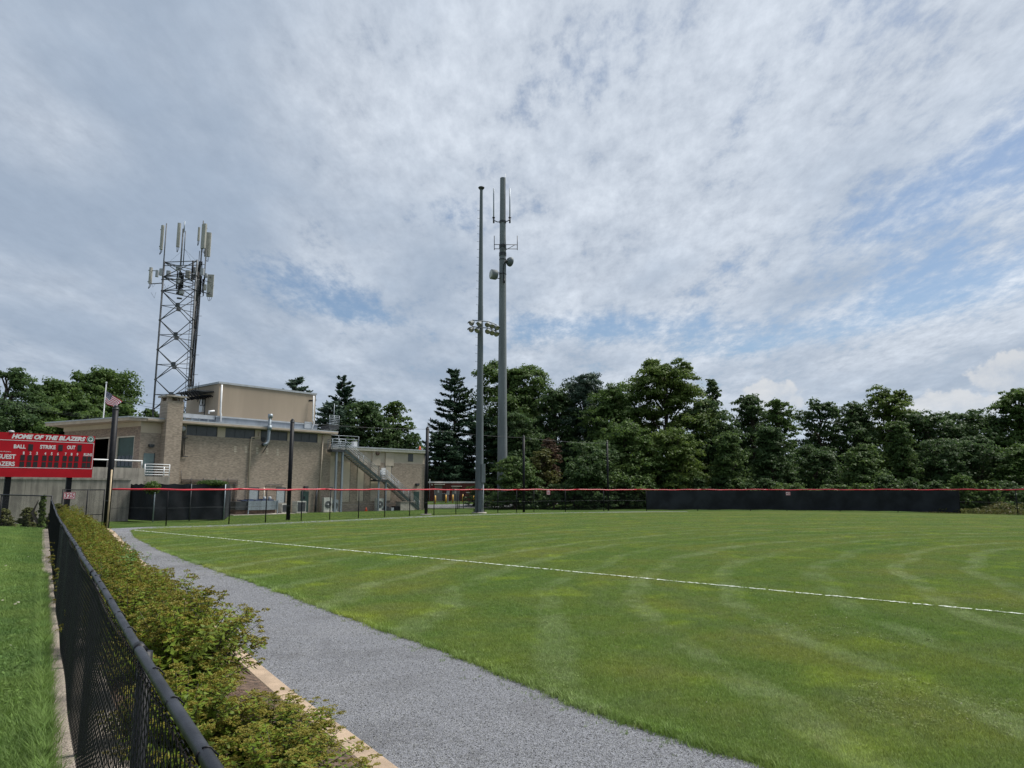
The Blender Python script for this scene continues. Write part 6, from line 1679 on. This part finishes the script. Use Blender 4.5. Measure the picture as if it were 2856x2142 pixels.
# ================================================================== spirea hedge along the path
def spirea_mesh(seed, h, rad, stems, mat, green=False):
    g = np.random.default_rng(seed); LC, LN, LA, LS, LT = [], [], [], [], []; HC, HN, HS, HT = [], [], [], []; paths = []
    for s in range(stems):
        w = g.uniform(0, 2 * math.pi); lean = g.uniform(0.02, 1) ** .7; hh = h * g.uniform(.5, 1.12) * (1 - .30 * lean ** 2); out = rad * lean * g.uniform(.75, 1.08)
        d = np.array([math.cos(w), math.sin(w), 0]); bs = d * g.uniform(0, .12)
        f = lambda u: bs + d * out * u ** 1.5 + np.array([0, 0, hh * (1 - (1 - u) ** 1.35)])
        P = [f(u) for u in (0, .35, .7, 1)]; paths.append(([tuple(p) for p in P], [.006, .005, .0035, .002], 4))
        n = int(g.integers(26, 38)); us = np.linspace(.22, .985, n)
        for i, u in enumerate(us):
            p = f(u); a = i * 2.4 + g.uniform(-.3, .3); ax = f(min(1, u + .03)) - f(u - .03); ax /= np.linalg.norm(ax)
            q = np.cross(ax, [0.3, .2, 1]); q /= np.linalg.norm(q); r2 = np.cross(ax, q); o = q * math.cos(a) + r2 * math.sin(a)
            L_ = g.uniform(.075, .125) * (1.05 - .4 * u); al = o * .9 + ax * .55 + np.array([0, 0, -.1])
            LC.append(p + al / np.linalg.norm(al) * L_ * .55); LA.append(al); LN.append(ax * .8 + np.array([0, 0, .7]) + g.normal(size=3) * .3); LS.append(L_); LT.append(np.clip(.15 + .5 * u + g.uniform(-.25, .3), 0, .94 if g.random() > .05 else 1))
        # side twigs carry heads too
        for k in range(2 + int(g.integers(0, 3))):
            p = f(1) if k == 0 else f(g.uniform(.85, .98)) + g.normal(size=3) * np.array([.06, .06, .025])
            m = 46; rr = g.uniform(.025, .055); th = g.uniform(0, 2 * np.pi, m); rd = rr * np.sqrt(g.uniform(0, 1, m))
            c = np.stack([np.cos(th) * rd, np.sin(th) * rd, .025 - rd * rd * 7 + g.uniform(-.008, .008, m)], 1) + p
            HC.append(c); HN.append(g.normal(size=(m, 3)) * .6 + np.array([0, 0, 1])); HS.append(g.uniform(.012, .022, m)); HT.append(np.clip(g.uniform(0, .5) + g.uniform(0, .5, m), 0, 1))
    LC, LN, LA, LS, LT = map(np.array, (LC, LN, LA, LS, LT))
    v, f = cards(LC, LN, LS, .40, g, .10, along=LA)
    leaf = np_mesh('foliage', v, f, mat, LT)
    HC, HN, HS, HT = map(np.concatenate, (HC, HN, HS, HT)); v, f = cards(HC, HN, HS, .8, g, .1); head = np_mesh('flower_heads', v, f, L['head'], HT)
    mb = MB()
    for pts, rs, ns in paths: mb.tube(pts, rs, ns, caps=False)
    return leaf, head, mb.mesh('stems', M['bark'])
SP = [spirea_mesh(s, 1.0, .72, 150, L['spirea']) for s in (1, 2, 3, 4)] + [spirea_mesh(9, 1.0, .5, 46, L['fresh'])]
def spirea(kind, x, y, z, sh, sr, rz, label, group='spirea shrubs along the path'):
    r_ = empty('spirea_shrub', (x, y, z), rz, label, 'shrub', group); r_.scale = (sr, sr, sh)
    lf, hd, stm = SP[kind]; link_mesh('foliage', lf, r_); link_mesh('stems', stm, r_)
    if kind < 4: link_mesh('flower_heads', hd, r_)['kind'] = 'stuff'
    return r_
def bed_pt(Y, t):
    """t = 0 at the ledge, 1 at the kerb"""
    off = .45 + (2.05 - .45) * t; return fpt(Y, off, 0)
PL = [(4.5, .42, .58, .85, 'spirea shrub cut by the bottom edge of the picture'),
      (5.2, .52, .58, .9, 'low spirea shrub spilling over the kerb at the bottom of the picture'),
      (5.35, .15, .78, .85, 'spirea shrub close behind the mesh at the bottom'),
      (6.5, .26, 1.12, 1.12, 'largest spirea shrub, brown-topped and rounded, nearest the bare mulch'),
      (7.75, .45, 1.05, .95, 'tall spirea shrub right behind the largest one'),
      (8.35, .12, 1.05, .95, 'spirea shrub pressed against the fence behind the largest one'),
      (9.4, .40, 1.1, .92, 'spirea shrub with upright flower stems over the kerb'),
      (10.3, .22, 1.05, 1.0, 'spirea shrub with pink remnant flower halfway up the hedge')]
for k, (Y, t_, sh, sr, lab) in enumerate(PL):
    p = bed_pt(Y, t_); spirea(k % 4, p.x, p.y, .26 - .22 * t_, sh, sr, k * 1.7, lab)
p = bed_pt(11.6, .25); spirea(4, p.x, p.y, .2, 1.2, .9, .3, 'fresh green leafy clump poking out of the brown hedge')
ORD = 'first second third fourth fifth sixth seventh eighth ninth tenth eleventh twelfth thirteenth fourteenth fifteenth sixteenth seventeenth eighteenth nineteenth twentieth'.split()
Y = 11.3
for k in range(16):
    sr = .92 - .012 * k
    p = bed_pt(Y + random.uniform(-.15, .15), .10 + random.uniform(-.06, .06))
    spirea(k % 4, p.x, p.y, .22 + .3 * smooth01((Y - 15) / 14), random.uniform(1.0, 1.22), sr, k * 2.1, '%s spirea shrub of the fence-side row, counted from the fresh green clump' % ORD[k])
    if True:
        p = bed_pt(Y + .5, .44 + random.uniform(-.08, .08))
        spirea((k + 1) % 4, p.x, p.y, .18 + .25 * smooth01((Y - 15) / 14), random.uniform(.8, 1.0), sr * .85, k * 1.3, '%s spirea shrub of the kerb-side row, counted from the fresh green clump' % ORD[k])
    Y += 1.18
for (px, py, Y) in ((376, 1674, 10.2), (606, 1793, 7.4), (350, 1622, 11.5)):
    p = at(px, py, Y); m_ = MB()
    for q in range(30): m_.cbox((random.gauss(0, .014), random.gauss(0, .014), random.gauss(0, .008)), .009, .009, .009, Matrix.Rotation(random.uniform(0, 3), 4, 'Z'))
    M.setdefault('pink', plain('pink_bloom', (.55, .18, .27), .7, var=.1)); o = m_.build('pink_bloom', M['pink']); o.location = p
    tag(o, {376: 'tiny pink flower cluster in the hedge near the fence', 606: 'tiny pink flower cluster on the largest spirea shrub', 350: 'tiny pink flower cluster beside the fresh green clump'}[px], 'flower')

# ================================================================== grass blades, clover, gravel stones (too many to count)
def scatter(name, tuft_v, tuft_f, mat, pts, smin, smax, label, cat):
    """own mesh = the tuft plus loose points; geometry nodes put a turned and scaled tuft on every point"""
    nv = len(tuft_v); me = bpy.data.meshes.new(name)
    me.from_pydata([tuple(p) for p in tuft_v] + [tuple(p) for p in pts], [], tuft_f)
    a = me.attributes.new('is_point', 'BOOLEAN', 'POINT'); a.data.foreach_set('value', np.concatenate([np.zeros(nv, bool), np.ones(len(pts), bool)]))
    me.materials.append(mat); o = link_mesh(name, me); tag(o, label, cat, kind='stuff')
    ng = bpy.data.node_groups.new(name + '_scatter', 'GeometryNodeTree')
    ng.interface.new_socket('Geometry', in_out='INPUT', socket_type='NodeSocketGeometry'); ng.interface.new_socket('Geometry', in_out='OUTPUT', socket_type='NodeSocketGeometry')
    gi = ng.nodes.new('NodeGroupInput'); go = ng.nodes.new('NodeGroupOutput')
    at_ = ng.nodes.new('GeometryNodeInputNamedAttribute'); at_.data_type = 'BOOLEAN'; at_.inputs['Name'].default_value = 'is_point'
    sp_ = ng.nodes.new('GeometryNodeSeparateGeometry'); sp_.domain = 'POINT'
    ng.links.new(gi.outputs[0], sp_.inputs['Geometry']); ng.links.new(at_.outputs[0], sp_.inputs['Selection'])
    ins = ng.nodes.new('GeometryNodeInstanceOnPoints')
    ng.links.new(sp_.outputs[0], ins.inputs['Points']); ng.links.new(sp_.outputs[1], ins.inputs['Instance'])
    rv = ng.nodes.new('FunctionNodeRandomValue'); rv.data_type = 'FLOAT_VECTOR'; rv.inputs[0].default_value = (-.12, -.12, 0); rv.inputs[1].default_value = (.12, .12, 6.283)
    rs = ng.nodes.new('FunctionNodeRandomValue'); rs.data_type = 'FLOAT'; rs.inputs[2].default_value = smin; rs.inputs[3].default_value = smax; rs.inputs['Seed'].default_value = 3
    ng.links.new(rv.outputs[0], ins.inputs['Rotation']); ng.links.new(rs.outputs[1], ins.inputs['Scale'])
    ng.links.new(ins.outputs[0], go.inputs[0])
    md = o.modifiers.new('scatter', 'NODES'); md.node_group = ng
    return o
def tuft(n, spread, h, w, seed, bend=.5):
    g = random.Random(seed); v, f = [], []
    for i in range(n):
        x, y = g.uniform(-spread, spread), g.uniform(-spread, spread); a = g.uniform(0, 6.283); hh = h * g.uniform(.55, 1.15); b_ = bend * hh * g.uniform(.3, 1.2)
        dx, dy = math.cos(a), math.sin(a); ww = w * g.uniform(.7, 1.2); q = len(v)
        v += [(x - dy * ww, y + dx * ww, 0), (x + dy * ww, y - dx * ww, 0), (x + dx * b_ * .4 + dy * ww * .7, y + dy * b_ * .4 - dx * ww * .7, hh * .6), (x + dx * b_ * .4 - dy * ww * .7, y + dy * b_ * .4 + dx * ww * .7, hh * .6), (x + dx * b_, y + dy * b_, hh)]
        f += [(q, q + 1, q + 2, q + 3), (q + 3, q + 2, q + 4)]
    return v, f
g = np.random.default_rng(21)
# field: only as far as single blades show; thinning with distance
ex_, ey_ = np.array([p[0] for p in edge_line]), np.array([p[1] for p in edge_line]); o_ = np.argsort(ey_)
def right_of_edge(x, y): return x > np.interp(y, ey_[o_], ex_[o_]) + g.normal(size=len(x)) * .05 - .03
n = 600000; rr = 5.5 + 74 * g.uniform(0, 1, n) ** 2.1; aa = g.uniform(R(-40), R(39), n); X = rr * np.sin(aa); Yy = rr * np.cos(aa)
ok = right_of_edge(X, Yy) & (Yy > 5.5)
pts = np.stack([X[ok], Yy[ok], np.zeros(ok.sum())], 1)
tv, tf = tuft(11, .055, .036, .0024, 1, .7)
scatter('mown_grass', tv, tf, M['blade'], pts, .7, 1.35, 'mown outfield grass nearest the path', 'grass')
# ragged longer fringe where the turf meets the gravel
el = np.array(edge_line); i_ = g.integers(0, len(el), 5200); pts = np.concatenate([el[i_] + g.normal(size=(5200, 2)) * .06 + np.array([.03, .02]), np.zeros((5200, 1))], 1); pts = pts[(pts[:, 1] > 5) & (pts[:, 1] < 30)]
tv, tf = tuft(12, .05, .06, .0028, 2, .9)
scatter('edge_grass', tv, tf, M['blade'], pts, .6, 1.4, 'ragged grass fringe along the gravel edge', 'grass')
# lawn on the bank
n = 210000; Yl = 3.2 + 28 * g.uniform(0, 1, n) ** 1.5; off = g.uniform(0, 1, n) * (2.0 + Yl * .35)
pts = np.array([tuple(fpt(y, -.215 - o, bank_z(o, y))) for y, o in zip(Yl, off)])
tv, tf = tuft(12, .06, .055, .0027, 3, .8)
scatter('lawn_grass', tv, tf, M['lawn_blade'], pts, .6, 1.5, 'lush lawn grass on the bank left of the fence', 'grass')
n = 2600; Yl = g.uniform(3.2, 16, n); pts = np.array([tuple(fpt(y, -.225 + abs(random.gauss(0, .035)) - .02, base_z(y) - .03)) for y in Yl])
tv, tf = tuft(12, .04, .12, .003, 4, 1.1)
scatter('ledge_grass', tv, tf, M['lawn_blade'], pts, .5, 1.3, 'long grass flopping over the concrete ledge', 'grass')
# white clover heads
cv, cfc = [], []
for k in range(26):
    d = sphere_dirs(1, g)[0]; d[2] = abs(d[2]) * .8; p = d * .011 + np.array([0, 0, .07]); q = len(cv); r = g.normal(size=3) * .004
    cv += [tuple(p + r), tuple(p + d * .006 + np.roll(r, 1)), tuple(p - r), tuple(p + np.roll(r, 2))]; cfc.append((q, q + 1, q + 2, q + 3))
M['clover'] = blade_mat('clover_white', 'lawn', .9, (.62, .60, .50))
n = 900; Yl = 3.4 + 16 * g.uniform(0, 1, n) ** 1.4; off = .25 + g.uniform(0, 1, n) ** .8 * (1.6 + Yl * .3)
sel = (np.sin(Yl * 2.1 + off * 3) + np.sin(off * 5.3 - Yl)) > -.2
pts = np.array([tuple(fpt(y, -.215 - o, bank_z(o, y))) for y, o in zip(Yl[sel], off[sel])])
scatter('clover_heads', cv, cfc, M['clover'], pts, .7, 1.3, 'white clover heads in the left lawn', 'clover')
n = 110; rr = 7 + 12 * g.uniform(0, 1, n); aa = g.uniform(R(2), R(36), n); X = rr * np.sin(aa); Yy = rr * np.cos(aa); ok = right_of_edge(X, Yy) & (np.sin(X * 1.3) + np.cos(Yy * .9) > .3)
scatter('field_clover', cv, cfc, M['clover'], np.stack([X[ok], Yy[ok], -.0 + 0 * X[ok]], 1), .3, .6, 'scattered clover heads in the outfield', 'clover')
# clover leaves and broad weeds mixed into both lawns
wv, wf = [], []
for k in range(16):
    a = g.uniform(0, 6.28); d = g.uniform(0, .06); x, y, z = math.cos(a) * d, math.sin(a) * d, g.uniform(.02, .05); r = g.uniform(.008, .013); q = len(wv); tl = g.normal(size=2) * .35
    for j in range(5): w = j * 1.2566; wv.append((x + r * math.cos(w), y + r * math.sin(w), z + r * (tl[0] * math.cos(w) + tl[1] * math.sin(w))))
    wf.append(tuple(range(q, q + 5)))
M['clover_leaf'] = blade_mat('clover_leaf', 'lawn', 1.5); M['weed_leaf'] = blade_mat('weed_leaf', 'field', 1.35)
n = 26000; Yl = 3.2 + 20 * g.uniform(0, 1, n) ** 1.5; off = g.uniform(0, 1, n) * (2.0 + Yl * .35); sel = (np.sin(Yl * 1.9 + off * 2.2) + np.sin(off * 3.3 - Yl * 1.4)) > -.3
scatter('clover_leaves', wv, wf, M['clover_leaf'], np.array([tuple(fpt(y, -.215 - o, bank_z(o, y))) for y, o in zip(Yl[sel], off[sel])]), .7, 1.4, 'clover leaves growing through the left lawn', 'clover')
n = 26000; rr = 6 + 20 * g.uniform(0, 1, n) ** 1.4; aa = g.uniform(R(-38), R(38), n); X = rr * np.sin(aa); Yy = rr * np.cos(aa)
ok = right_of_edge(X, Yy) & (np.sin(X * 1.1 + 2) + np.cos(Yy * 1.3 + X * .4) + np.sin(X * 2.7 - Yy * 1.9) * .6 > 1.0)
scatter('field_weeds', wv, wf, M['weed_leaf'], np.stack([X[ok], Yy[ok], np.zeros(ok.sum()) - .008], 1), .5, .9, 'patches of broad-leaved weeds in the near outfield', 'weeds')
# stray tufts creeping out over the gravel
i_ = g.integers(0, len(el), 700); pts = np.concatenate([el[i_] - np.abs(g.normal(size=(700, 2))) * np.array([.22, .13]), np.full((700, 1), -.004)], 1); pts = pts[(pts[:, 1] > 5) & (pts[:, 1] < 26)]
tv, tf = tuft(8, .03, .035, .0024, 8, .9)
scatter('stray_tufts', tv, tf, M['blade'], pts, .5, 1.2, 'stray grass tufts creeping onto the gravel edge', 'grass')
# loose stones on the near gravel
sv = [(.006, 0, 0), (-.005, .005, 0), (-.003, -.006, 0), (.001, .001, .006), (.004, .006, .002), (-.006, -.001, .003)]
sfc = [(0, 4, 3), (4, 1, 3), (1, 5, 3), (5, 2, 3), (2, 0, 3)]
M['stone'] = blade_mat('gravel_stone', 'lawn', 1.0, (.235, .24, .255), 1.5)
n = 120000; Yy = 5.6 + 36 * g.uniform(0, 1, n) ** 2.2; kx = np.interp(Yy, [p[1] for p in kerb_line], [p[0] for p in kerb_line]); gx = np.interp(Yy, ey_[o_], ex_[o_])
X = kx + (gx - kx + .12) * g.uniform(0, 1, n)
scatter('loose_stones', sv, sfc, M['stone'], np.stack([X, Yy, np.full(n, -.007)], 1), .5, 1.5, 'loose grey stones on the near part of the gravel path', 'gravel')
# mulch chips in the bed
n = 9000; Yl = g.uniform(3.5, 12, n); tt = g.uniform(0, 1, n); pts = np.array([tuple(bed_pt(y, t)) for y, t in zip(Yl, tt)]); pts[:, 2] = .30 - .26 * tt
chv = [(-.02, -.005, 0), (.02, -.004, .004), (.022, .005, .006), (-.018, .006, .003)]
M['chip'] = blade_mat('mulch_chip', 'lawn', 1.0, (.13, .085, .06))
scatter('mulch_chips', chv, [(0, 1, 2, 3)], M['chip'], pts, .6, 1.6, 'brown mulch chips in the shrub bed', 'mulch')
